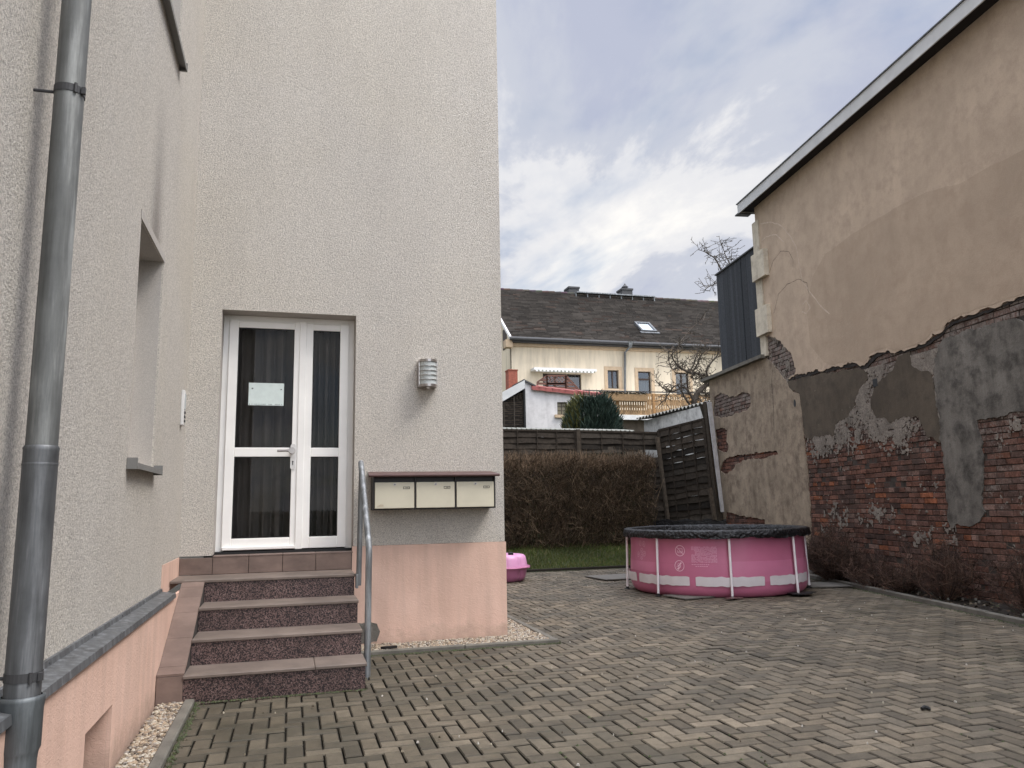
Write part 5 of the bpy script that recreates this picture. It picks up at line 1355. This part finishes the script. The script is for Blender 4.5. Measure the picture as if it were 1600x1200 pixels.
# skylight lying in the roof slope
def onroof(x, y, up_o=.1):      # intersect pixel ray with the roof slope
    n_ = Vector((0, -sl_.z, sl_.y)).normalized(); return hit(x, y, n_, n_.dot(Vector((0, oy, oz+up_o))))
P = [onroof(995, 505.5), onroof(1014.5, 505.5), onroof(1023, 519), onroof(1003, 519)]
cx_ = sum((p.x for p in P))/4; y0_ = P[0].y; y1_ = P[2].y; nn = Vector((0, -sl_.z, sl_.y)).normalized(); ss = sl_.normalized()
o_ = Vector((cx_-.42, y1_, P[2].z)); Ls = (P[0]-P[3]).length
Ls = abs((P[0]-P[3]).dot(ss))
mb = MB()
for (a, b, c, d) in ((0, .09, 0, Ls), (.75, .84, 0, Ls), (.09, .75, 0, .10), (.09, .75, Ls-.10, Ls)): mb.obox(o_+Vector((a, 0, 0))+ss*c-nn*.05, Vector((b-a, 0, 0)), ss*(d-c), nn*.13)
mb.obox(o_+Vector((-.1, 0, 0))-ss*.16-nn*.02, (1.04, 0, 0), ss*.155, nn*.04)
sk = mb.build('skylight', M['sheet'], rf)
m_ = Mat('sky_mirroring_glass', .08, .85, .9); m_.color((.75, .8, .85)); mb = MB(); mb.obox(o_+Vector((.09, 0, 0))+ss*.1, Vector((.66, 0, 0)), ss*(Ls-.2), nn*.03); cb(mb, 'skylight_pane', m_.m)
mb = MB(); mb.tube([(hxl-.2, oy-.06, oz+.0), (hxr, oy-.06, oz+.0)], .085, 10); mb.box(hxl-.05, hxr, oy+.05, HY, oz-.14, oz-.06); cb(mb, 'gutter', M['dkgrey'])
mb = MB(); mb.box(hxl-.02, hxr, HY-.14, HY-.001, ze-.34, ze-.02); mb.box(hxl-.35, hxl-.021, HY-.35, HY+.1, ze-.45, ze-.1); cb(mb, 'cornice', M['tan'])
pp = [hp(983, 535, HY-.4), hp(983, 543, HY-.4), hp(976.5, 551, HY-.12), hp(976.5, 614, HY-.12)]
mb = MB(); mb.tube([(pp[0][0], oy-.05, pp[0][1]), (pp[1][0], oy-.0, pp[1][1]), (pp[2][0], HY-.12, pp[2][1]), (pp[3][0], HY-.12, pp[3][1])], .055, 10); mb.lathe([(.06, -.3), (.16, 0)], (pp[0][0], oy-.06, pp[0][1]-.0), 12); cb(mb, 'drainpipe', M['galv'], smooth=True)
# awning
aw = thing('awning', 'rolled-in striped awning with scalloped valance above the balcony door', 'awning', None, (11.5, HY-.4, 7))
ax0, az1 = hp(834, 574, HY-.5); ax1, az0 = hp(932, 583.5, HY-.5)
mb = MB(); mb.box(ax0, ax1, HY-.55, HY-.001, az1-.11, az1); loc(mb.build('awning_box', M['white'], aw), (11.5, HY-.4, 7))
n_ = 16
for k in range(n_):
    x = ax0+.08+(ax1-ax0-.16)*k/n_; w_ = (ax1-ax0-.16)/n_
    for (u0, u1, m_) in ((0, .55, 'white'), (.55, 1, 'stripe')):
        mb = MB(); r_ = []
        for j in range(9): t = u0+(u1-u0)*j/8; r_.append((x+w_*t, HY-.56, az0+.04-.035*math.sin(j/8*math.pi)))
        mb.grid([r_, [(p[0], HY-.55, az1-.1101) for p in r_]]); loc(mb.build('valance', M[m_], aw), (11.5, HY-.4, 7))
# ---- balcony
bal = thing('balcony', 'wooden plank balcony with cut-out boards and a planter, in front of the cream house', 'balcony', None, (15, HY-3, 4.5))
BY = HY-4.0; bo_ = (15, HY-3, 4.5)
def bp(x, y): p = qy(x, y, BY); return p.x, p.z
bx0, bzt = bp(942, 617); bx1, bzb = bp(1140, 651)
bzt2 = bp(1010, 615)[1]
mb = MB(); x = bx0; k = 0
while x < bx1:
    w_ = .105; t_ = random.uniform(.7, 1.2); mb.cur = tuple(c*t_ for c in (.34, .215, .11)); zt_ = bzt2-.02 if x > bp(1009, 620)[0] else bzt2-.30
    h1 = (zt_-bzb)
    # board with notches: three widths
    for (f0, f1, ww) in ((0, .30, w_), (.3, .46, w_*.78), (.46, .66, w_), (.66, .86, w_*.74), (.86, 1.0, w_)):
        mb.box(x+(w_-ww)/2, x+(w_+ww)/2-.006, BY, BY+.022, bzb+.02+h1*f0, bzb+.02+h1*f1-.001)
    x += w_+.006; k += 1
loc(mb.build('board', M['pine'], bal), bo_)['kind'] = 'stuff'
mb = MB(); mb.cur = (.36, .20, .085); mb.box(bx0, bx1, BY+.023, BY+.08, bzb+.12, bzb+.22); mb.box(bx0, bx1, BY+.023, BY+.08, bzt2-.35, bzt2-.25)
for k in range(6): x = bx0+.6+k*1.75; mb.box(x-.06, x+.06, BY-.025, BY-.001, bzb, bzt2)
loc(mb.build('balustrade_frame', M['pine'], bal), bo_)
mb = MB(); mb.box(bx0-.9, bx1, BY-.02, BY+.05, bzt2+.06, bzt2+.10); loc(mb.build('handrail', M['dkgrey'], bal), bo_)
mb = MB(); mb.cur = (.25, .16, .08); mb.box(bx0+.0, bp(1008, 620)[0], BY-.26, BY-.026, bzt2-.36, bzt2-.08); pt = loc(mb.build('planter', M['pine'], bal), bo_)
mb = MB()
for _ in range(900):
    x = random.uniform(bx0-.2, bp(1008, 620)[0]); p = Vector((x, BY-.14+random.uniform(-.13, .13), bzt2-.09+random.uniform(-.04, .12))); a = Vector((random.gauss(0, 1), random.gauss(0, 1), random.gauss(0, 1))).normalized()*.045; b_ = a.cross(Vector((.4, .3, .8)))*.5
    mb.cur = random.choice([(.03, .035, .02), (.05, .05, .025), (.04, .028, .02)]); mb.poly([p-a, p+b_, p+a, p-b_])
mb.build('plants', M['leaf'], pt)
mb = MB(); mb.box(bx0-1.0, bx1, BY-.05, HY-.01, bzb-.14, bzb+.0); mb.box(bx0-1.0, bx1, BY-.052, BY-.0501, bzb-.20, bzb-.02); loc(mb.build('balcony_slab', M['white'], bal), bo_)
mb = MB(); mb.box(bx0-1, bx1, BY+.3, BY+.4, 1, bzb-.1401); mb.cur = None; loc(mb.build('under_balcony_shade', M['plaster_dark'], bal), bo_)  # dark panel standing in for the shade of the opening below the slab
# wooden privacy screens on the terrace
SY = BY+1.0
scn = thing('lattice_screen', 'red-brown wooden lattice privacy screen with sloping sides on the terrace', 'screen', None, (11, SY, 5))
def sp_(x, y): p = qy(x, y, SY); return p.x, p.z
def lat(poly, name, slats):
    mb = MB(); n = len(poly)
    for i in range(n):
        a, b = Vector((poly[i][0], SY, poly[i][1])), Vector((poly[(i+1) % n][0], SY, poly[(i+1) % n][1])); d = (b-a).normalized(); nn_ = Vector((-d.z, 0, d.x))*.035
        mb.hexa([a-nn_, a+nn_, a+nn_+Vector((0, .05, 0)), a-nn_+Vector((0, .05, 0)), b-nn_, b+nn_, b+nn_+Vector((0, .05, 0)), b-nn_+Vector((0, .05, 0))])
    xs_ = [p[0] for p in poly]; zs_ = [p[1] for p in poly]
    def inside(x, z):
        c = False
        for i in range(n):
            (x0, z0), (x1, z1) = poly[i], poly[(i+1) % n]
            if (z0 > z) != (z1 > z) and x < (x1-x0)*(z-z0)/(z1-z0)+x0: c = not c
        return c
    st_ = .16 if slats == 'x' else .15
    for dirn in ((1, 1), (1, -1)) if slats == 'x' else ((1, 0),):
        if slats == 'x': rng = [min(xs_)-3+k*st_ for k in range(60)]
        else: rng = [min(zs_)+k*st_ for k in range(40)]
        for o_ in rng:
            pts = []
            for q in range(160):
                if slats == 'x': x = o_+q*.03; z = (min(zs_) if dirn[1] > 0 else max(zs_))+dirn[1]*q*.03
                else: x = min(xs_)+q*.03; z = o_
                if inside(x, z): pts.append((x, z))
            if len(pts) > 1:
                a, b = pts[0], pts[-1]; h_ = .014 if slats == 'x' else .05
                d = Vector((b[0]-a[0], 0, b[1]-a[1])).normalized(); nn_ = Vector((-d.z, 0, d.x))*h_; yy = SY+(.01 if dirn[1] >= 0 else .025)
                A_, B_ = Vector((a[0], yy, a[1])), Vector((b[0], yy, b[1])); u_ = Vector((0, .010, 0))
                mb.hexa([A_-nn_, A_+nn_, A_+nn_+u_, A_-nn_+u_, B_-nn_, B_+nn_, B_+nn_+u_, B_-nn_+u_])
    loc(mb.build(name, M['redwood'], scn), (11, SY, 5))
lat([sp_(855, 587), sp_(884, 587), sp_(884, 599), sp_(855, 599)], 'lattice_panel', 'x')
lat([sp_(855, 599.5), sp_(884, 599.5), sp_(884, 616), sp_(855, 616)], 'solid_panel', '-')
lat([sp_(884.5, 587), sp_(908, 612), sp_(884.5, 610)], 'sloping_panel', '-')
lat([sp_(854.5, 587), sp_(854.5, 610), sp_(840, 610), sp_(840, 597)], 'sloping_panel', '-')
# ---- white outbuilding with red coping
EY = 27.0
ex = thing('white_outbuilding', 'white rendered outbuilding with red tile coping and a small brown window', 'outbuilding', None, (9.5, EY, 0))
def ep(x, y): p = qy(x, y, EY); return p.x, p.z
e0, e1 = ep(820, 595), ep(831, 603); e2, e3 = ep(832, 609), ep(938, 621)
wa, wb = ep(870.5, 628), ep(887, 648)
mb = MB(); mb.plate([(e0[0], 0), (e3[0], 0), (e3[0], e3[1]), (e2[0], e2[1]), (e1[0]+.02, e1[1]), (e0[0], e0[1])], [[(wa[0], wb[1]), (wb[0], wb[1]), (wb[0], wa[1]), (wa[0], wa[1])]], (0, EY, 0), (1, 0, 0), (0, 0, 1), (0, -1, 0), .2, back=False)
mb.poly([(e3[0], EY, 0), (e3[0], EY+3, 0), (e3[0], EY+3, e3[1]), (e3[0], EY, e3[1])]); mb.poly([(e0[0], EY, 0), (e0[0], EY+3, 0), (e0[0], EY+3, e0[1]), (e0[0], EY, e0[1])])
loc(mb.build('wall', M['whitewall'], ex), (9.5, EY, 0))
mb = MB(); n_ = 11
for k in range(n_):
    t0, t1 = k/n_, (k+1)/n_; xa, xb = e2[0]-.05+(e3[0]-e2[0]+.15)*t0, e2[0]-.05+(e3[0]-e2[0]+.15)*t1; za, zb_ = e2[1]+(e3[1]-e2[1])*t0, e2[1]+(e3[1]-e2[1])*t1; j_ = random.uniform(-.012, .012)
    mb.hexa([(xa, EY-.14, za-.02+j_), (xb, EY-.14, zb_-.02+j_), (xb, EY+.35, zb_+.12+j_), (xa, EY+.35, za+.12+j_), (xa, EY-.14, za+.12+j_), (xb+.03, EY-.14, zb_+.11+j_), (xb+.03, EY+.35, zb_+.24+j_), (xa, EY+.35, za+.25+j_)])
loc(mb.build('coping', M['redtile'], ex), (9.5, EY, 0))
mb = MB(); mb.box(wa[0], wb[0], EY+.12, EY+.18, wb[1], wa[1]); wn = loc(mb.build('window', M['brownframe'], ex), (9.5, EY, 0))
mb = MB(); 
for (u0, u1) in ((.12, .46), (.54, .88)):
    for (v0, v1) in ((.08, .30), (.36, .62), (.68, .92)): mb.box(wa[0]+(wb[0]-wa[0])*u0, wa[0]+(wb[0]-wa[0])*u1, EY+.115, EY+.1195, wb[1]+(wa[1]-wb[1])*v0, wb[1]+(wa[1]-wb[1])*v1)
mb.build('pane', simple('pale_window_glass', (.20, .18, .12), .25), wn)
mb = MB(); mb.box(wa[0]-.12, wb[0]+.1, EY-.1, EY+.0, wb[1]-.12, wb[1]-.01); mb.build('sill', M['tan'], wn)
mb = MB(); mb.hexa([(e0[0]-.06, EY-.1, e0[1]-.02), (e1[0]+.12, EY-.1, e1[1]-.04), (e1[0]+.12, EY+2, e1[1]-.04), (e0[0]-.06, EY+2, e0[1]-.02), (e0[0]-.06, EY-.1, e0[1]+.05), (e1[0]+.12, EY-.1, e1[1]+.02), (e1[0]+.12, EY+2, e1[1]+.02), (e0[0]-.06, EY+2, e0[1]+.05)]); loc(mb.build('roof_edge', M['dkgrey'], ex), (9.5, EY, 0))
# red brick chimney stack
ca_, cb_ = qy(794.5, 578.5, 28.5), qy(809.5, 625, 28.5)
mb = MB(); mb.box(ca_.x, cb_.x, 28.5, 28.95, 1.5, ca_.z); mb.box(ca_.x-.02, cb_.x+.02, 28.48, 28.97, ca_.z+.001, ca_.z+.04); o = mb.build('brick_chimney', M['chimbrick']); tag(o, 'short red brick chimney stack behind the sloping grey roof edge at the house corner', 'chimney')
# dark laths gable with grey fascia at the left
GY = 25.5
gl = thing('lath_shed', 'dark lath-clad shed gable with a sloping light grey roof edge beside the white outbuilding', 'shed', None, (7, GY, 0))
def gp(x, y): p = qy(x, y, GY); return p.x, p.z
g0, g1, g2, g3 = gp(760, 626), gp(818.5, 594.5), gp(818.5, 607.5), gp(760, 642)
mb = MB(); mb.hexa([(g3[0], GY-.12, g3[1]), (g2[0], GY-.12, g2[1]), (g2[0], GY+2.5, g2[1]), (g3[0], GY+2.5, g3[1]), (g0[0], GY-.12, g0[1]), (g1[0], GY-.12, g1[1]), (g1[0], GY+2.5, g1[1]), (g0[0], GY+2.5, g0[1])]); loc(mb.build('roof_edge', M['fascia'], gl), (7, GY, 0))
mb = MB(); k = 0; z = 1.5; xr = g2[0]
while z < g2[1]+.3:
    xl_ = g3[0] if z < g3[1]-.1 else g3[0]+(z-g3[1]+.1)/(g2[1]-g3[1])*(g2[0]-g3[0])
    if xl_ < xr-.1:
        rows = []; t_ = random.uniform(.6, 1.5); mb.cur = tuple(c*t_ for c in (.06, .047, .036))
        for j in range(17):
            u = xl_+(xr-xl_)*j/16; w_ = .03*math.sin(j*1.2+(k % 2)*math.pi); zz_ = z+.05*(j/16) +.008*random.random(); rows.append([(u, GY+w_, zz_), (u, GY+w_-.02, zz_+.05)])
        mb.grid(rows)
    z += .078; k += 1
mb.cur = (.06, .05, .04)
for f_ in (.45, .72): x = g3[0]+(g2[0]-g3[0])*f_; mb.box(x-.015, x+.015, GY-.07, GY-.04, 1.5, g3[1]+(g2[1]-g3[1])*f_-.05)
loc(mb.build('lath_cladding', M['oldwood'], gl), (7, GY, 0))
mb = MB(); mb.box(g2[0]-.03, g2[0]+.03, GY-.08, GY+.3, .5, g2[1]); loc(mb.build('corner_post', M['black'], gl), (7, GY, 0))
mb = MB(); mb.plate([(g3[0], .5), (g2[0]-.03, .5), (g2[0]-.03, g2[1]-.02), (g3[0], g3[1]-.02)], [], (0, GY+.12, 0), (1, 0, 0), (0, 0, 1), (0, -1, 0), .1); loc(mb.build('inner_wall', M['soffit'], gl), (7, GY, 0))
# ================================================================== CONIFER
KY = 21.5; kc = qy(924, 650, KY); kr = (qy(968, 650, KY).x-qy(880, 650, KY).x)/2*.90; kt = qy(924, 619, KY).z-.22
cf = thing('juniper_bush', 'dense dark blue-green rounded conifer showing above the fence', 'bush', None, (kc.x, KY, 1.2))
mb = MB(); random.seed(5)
for _ in range(9500):
    a = random.uniform(0, 6.28); h = random.random(); zr = max(0, 1-(max(0, h-.5)/.53)**3.0)**.5; zr *= (.86+.14*min(1, h*2))
    rr = kr*zr*(1-.25*random.random()**2)*(1+.10*mnoise.noise(Vector((math.cos(a)*2.5, math.sin(a)*2.5, h*4)))); z0_ = 1.4+(kt-1.4)*h
    p = Vector((kc.x+rr*math.cos(a), KY+rr*math.sin(a), z0_)); outw = Vector((math.cos(a), math.sin(a), 0))
    d = (outw*.45+UZ*1.0+Vector((random.gauss(0, .22), random.gauss(0, .22), random.gauss(0, .1)))).normalized(); L_ = random.uniform(.12, .34)
    cl = (.022, .040, .030) if random.random() < .6 else (.036, .056, .040)
    if math.cos(a) < -.72 and random.random() < .7: cl = (.085, .085, .028)
    k = random.uniform(.6, 1.5)*(1+.5*mnoise.noise(p*1.7)); mb.cur = tuple(c*k for c in cl)
    s_ = d.cross(Vector((random.gauss(0, 1), random.gauss(0, 1), .2))).normalized()*.020
    for q in range(3):
        dd = (d+Vector((random.gauss(0, .25), random.gauss(0, .25), random.gauss(0, .15)))).normalized()*L_*random.uniform(.6, 1); o_ = p+d*L_*.25*q; mb.poly([o_-s_, o_+dd*.5-s_*.8, o_+dd, o_+dd*.5+s_*.8])
loc(mb.build('foliage', M['leaf'], cf), (kc.x, KY, 1.2))
mb = MB(); mb.cur = (.06, .045, .03); mb.tube([(kc.x, KY, .8), (kc.x+.03, KY, 1.8), (kc.x, KY+.05, 3.2)], [.12, .08, .03], 8); mb.cur = (.012, .016, .012); mb.lathe([(.1, 1.3), (kr*.66, 1.6), (kr*.72, 2.4), (kr*.6, kt-.75), (.05, kt-.35)], (kc.x, KY, 0), 14)
loc(mb.build('trunk', M['twig'], cf), (kc.x, KY, 1.2))
# ================================================================== BARE FRUIT TREE
TY = 23.5; random.seed(21)
def tp_(x, y, dy=0): return qy(x, y, TY+dy)
tr = thing('bare_tree', 'leafless fruit tree with short spurs rising behind the shed and old wall', 'tree', None, tuple(tp_(1100, 700)))
to_ = tuple(tp_(1100, 700))
tk = MB(); tk.cur = (.075, .062, .050); br = MB()
def limb(pts, r0, r1, n=7):
    P = [Vector(p) for p in pts]; out = []
    for i in range(len(P)-1):      # catmull-rom
        a, b, c, d = P[max(i-1, 0)], P[i], P[i+1], P[min(i+2, len(P)-1)]
        for k in range(n):
            t = k/n; out.append(.5*((2*b)+(c-a)*t+(2*a-5*b+4*c-d)*t*t+(3*b-a-3*c+d)*t*t*t))
    out.append(P[-1]); return out, [r0+(r1-r0)*i/(len(out)-1) for i in range(len(out))]
def spur(p, d, L_, r):
    br.cur = random.choice([(.085, .070, .055), (.065, .052, .042), (.10, .085, .068)])
    q = p; dd = d
    for _ in range(3):
        dd = (dd+Vector((random.gauss(0, .45), random.gauss(0, .45), random.gauss(.05, .4)))).normalized(); e = q+dd*L_/3; br.stick(q, e, r, r*.8)
        if random.random() < .55: e3 = e+(dd+Vector((random.gauss(0, .8), random.gauss(0, .5), random.gauss(0, .7)))).normalized()*L_*.22; br.stick(e, e3, r*.9, r*.9)
        q = e
    br.stick(q, q+dd*.03, r*1.7, r*.9)
def branch(pts, r0, r1, dens=1.0):
    out, rr = limb(pts, r0, r1); br.cur = (.075, .062, .050); br.tube(out, rr, 6)
    for i in range(1, len(out)):
        for _ in range(max(1, int(3.4*dens*random.random()+.6))):
            if i < 3 and r0 > .05: continue
            spur(out[i]+(out[i-1]-out[i])*random.random(), Vector((random.gauss(0, 1), random.gauss(0, .7), random.gauss(.2, .9))).normalized(), random.uniform(.14, .55), .010)
t0, rr = limb([tp_(1092, 720, .2), tp_(1084, 655), tp_(1086, 622), tp_(1098, 606), tp_(1112, 598, .3), tp_(1135, 590, .5)], .115, .06); tk.tube(t0, rr, 12)
loc(tk.build('trunk', M['twig'], tr, smooth=True), to_)
branch([tp_(1084, 626), tp_(1070, 606), tp_(1050, 612), tp_(1036, 606), tp_(1024, 594)], .045, .014)
branch([tp_(1086, 640), tp_(1074, 628), tp_(1058, 602), tp_(1043, 618), tp_(1040, 625)], .035, .013)
branch([tp_(1105, 601), tp_(1092, 585), tp_(1075, 581), tp_(1060, 572), tp_(1050, 556), tp_(1058, 545), tp_(1066, 535)], .05, .012)
branch([tp_(1062, 575), tp_(1050, 576), tp_(1045, 563), tp_(1046, 548)], .022, .010)
branch([tp_(1082, 582), tp_(1090, 568), tp_(1098, 552), tp_(1110, 545)], .03, .010)
branch([tp_(1076, 581), tp_(1084, 570), tp_(1088, 556), tp_(1093, 547, .3), tp_(1104, 540)], .03, .010)
branch([tp_(1060, 573), tp_(1058, 545), tp_(1070, 525, .4), tp_(1090, 505, .6), tp_(1114, 496, .8)], .022, .007, .35)
branch([tp_(1110, 600), tp_(1104, 580), tp_(1115, 562), tp_(1128, 548)], .05, .012)
branch([tp_(1100, 606), tp_(1104, 596), tp_(1100, 585), tp_(1088, 592), tp_(1078, 588)], .03, .010, 1.4)
branch([tp_(1092, 612), tp_(1106, 615), tp_(1112, 626), tp_(1108, 640)], .03, .010, 1.6)
branch([tp_(1090, 620), tp_(1098, 632), tp_(1096, 645)], .025, .010, 1.6)
# upper crown showing above the plank box
branch([tp_(1160, 560, .6), tp_(1148, 470), tp_(1128, 425), tp_(1118, 405), tp_(1108, 398), tp_(1100, 393), tp_(1090, 390)], .040, .007, .4)
branch([tp_(1150, 470, .4), tp_(1142, 420), tp_(1134, 400), tp_(1130, 388), tp_(1126, 376)], .022, .006, .5)
branch([tp_(1140, 415), tp_(1130, 405), tp_(1124, 392)], .012, .006, .4)
branch([tp_(1146, 440), tp_(1143, 405), tp_(1144, 386)], .016, .006, .5)
branch([tp_(1150, 480), tp_(1126, 444), tp_(1110, 447), tp_(1099, 455)], .02, .008, .9)
branch([tp_(1135, 590, .5), tp_(1160, 560, .6), tp_(1180, 500, 1)], .09, .05, .2)
loc(br.build('crown', M['twig'], tr), to_)
# ================================================================== SMALL THINGS ON THE PAVING
random.seed(3)
c = qz(1447, 1110); mb = MB(); mb.tube([(c.x-.03, c.y, .012), (c.x, c.y+.012, .016), (c.x+.028, c.y-.006, .010)], [.010, .014, .007], 8); mb.tube([(c.x+.01, c.y-.02, .008), (c.x+.03, c.y+.02, .012)], [.006, .010], 7)
o = mb.build('litter', M['black']); tag(o, 'small black bit of litter lying on the paving at the right', 'litter')
mb = MB(); ct = qz(610, 1012, .03); P = jag([(0, 0), (.06, .02), (.13, .025), (.15, 0), (.08, -.02)], .008, .03, 4)
mb.plate([(ct.x+p[0]-.09, ct.y-.02+p[1]*1.0) for p in P], [], (0, 0, .048), (1, 0, 0), (0, 1, 0), (0, 0, 1), .02); o = mb.build('plastic_scrap', M['black']); tag(o, 'scrap of black plastic in the gravel by the mortar patch', 'litter')
mb = MB()
for k in range(420):
    x = random.uniform(-.4, 7); y = random.uniform(3.5, 14)
    if (y > 5.8 and x < .7) or (y > 7 and x < 2.5) or x > rk(y)-.05: continue
    s_ = random.uniform(.003, .009); mb.cur = random.choice([(.4, .36, .28), (.08, .06, .04), (.25, .21, .15), (.06, .05, .03), (.5, .47, .42)])
    a = random.uniform(0, 6.28); u = Vector((math.cos(a), math.sin(a), 0))*s_; v = Vector((-math.sin(a), math.cos(a), 0))*s_*.6; p = Vector((x, y, .012)); mb.hexa([p-u-v-UZ*.01, p+u-v-UZ*.01, p+u+v-UZ*.01, p-u+v-UZ*.01, p-u*.6-v*.6, p+u*.6-v*.6, p+u*.6+v*.6, p-u*.6+v*.6])
struct(mb.build('paving_grit', M['pebble']), 'stuff')
mb = MB()
def moss(x, y, z):
    s_ = random.uniform(.004, .013); mb.cur = random.choice([(.045, .055, .020), (.035, .042, .018), (.06, .05, .03), (.05, .065, .022)]); n_ = 5; a0 = random.random()*6
    c_ = Vector((x, y, z+s_*.5)); P = [Vector((x+s_*math.cos(a0+6.283*k/n_)*random.uniform(.6, 1.3), y+s_*math.sin(a0+6.283*k/n_)*random.uniform(.6, 1.2), z-.004)) for k in range(n_)]
    for k in range(n_): mb.poly([P[k], P[(k+1) % n_], c_])
for k in range(900): moss(random.uniform(.6, 2.46), 7.155-abs(random.gauss(0, .015)), .002)
for k in range(700): moss(2.475+abs(random.gauss(0, .015)), random.uniform(7.2, 14.3), .002)
for k in range(700): moss(-.592+abs(random.gauss(0, .018)), random.uniform(2.5, 5.9), .002)
for k in range(1500):
    y = random.uniform(5, 14.3); moss(rk(y)+.005-abs(random.gauss(0, .03)), y, .002)
for k in range(900): moss(random.uniform(2.5, 8.5), 14.49-abs(random.gauss(0, .03)), .002)
for k in range(400): moss(random.uniform(-.66, .55), 5.905-abs(random.gauss(0, .012)), .002)
for k in range(2600):
    i = random.randint(-5, 80); j = random.randint(30, 140)
    if random.random() < .5: x, y = i*.1+random.uniform(-.004, .004), j*.1+random.uniform(0, .1)
    else: x, y = i*.1+random.uniform(0, .1), j*.1+random.uniform(-.004, .004)
    if (y > 5.9 and x < .65) or (y > 7.1 and x < 2.5) or x > rk(y)-.02 or mnoise.noise(Vector((x*.7, y*.7, 3))) < .05: continue
    moss(x, y, -.003)
struct(mb.build('moss', M['leaf']), 'stuff')
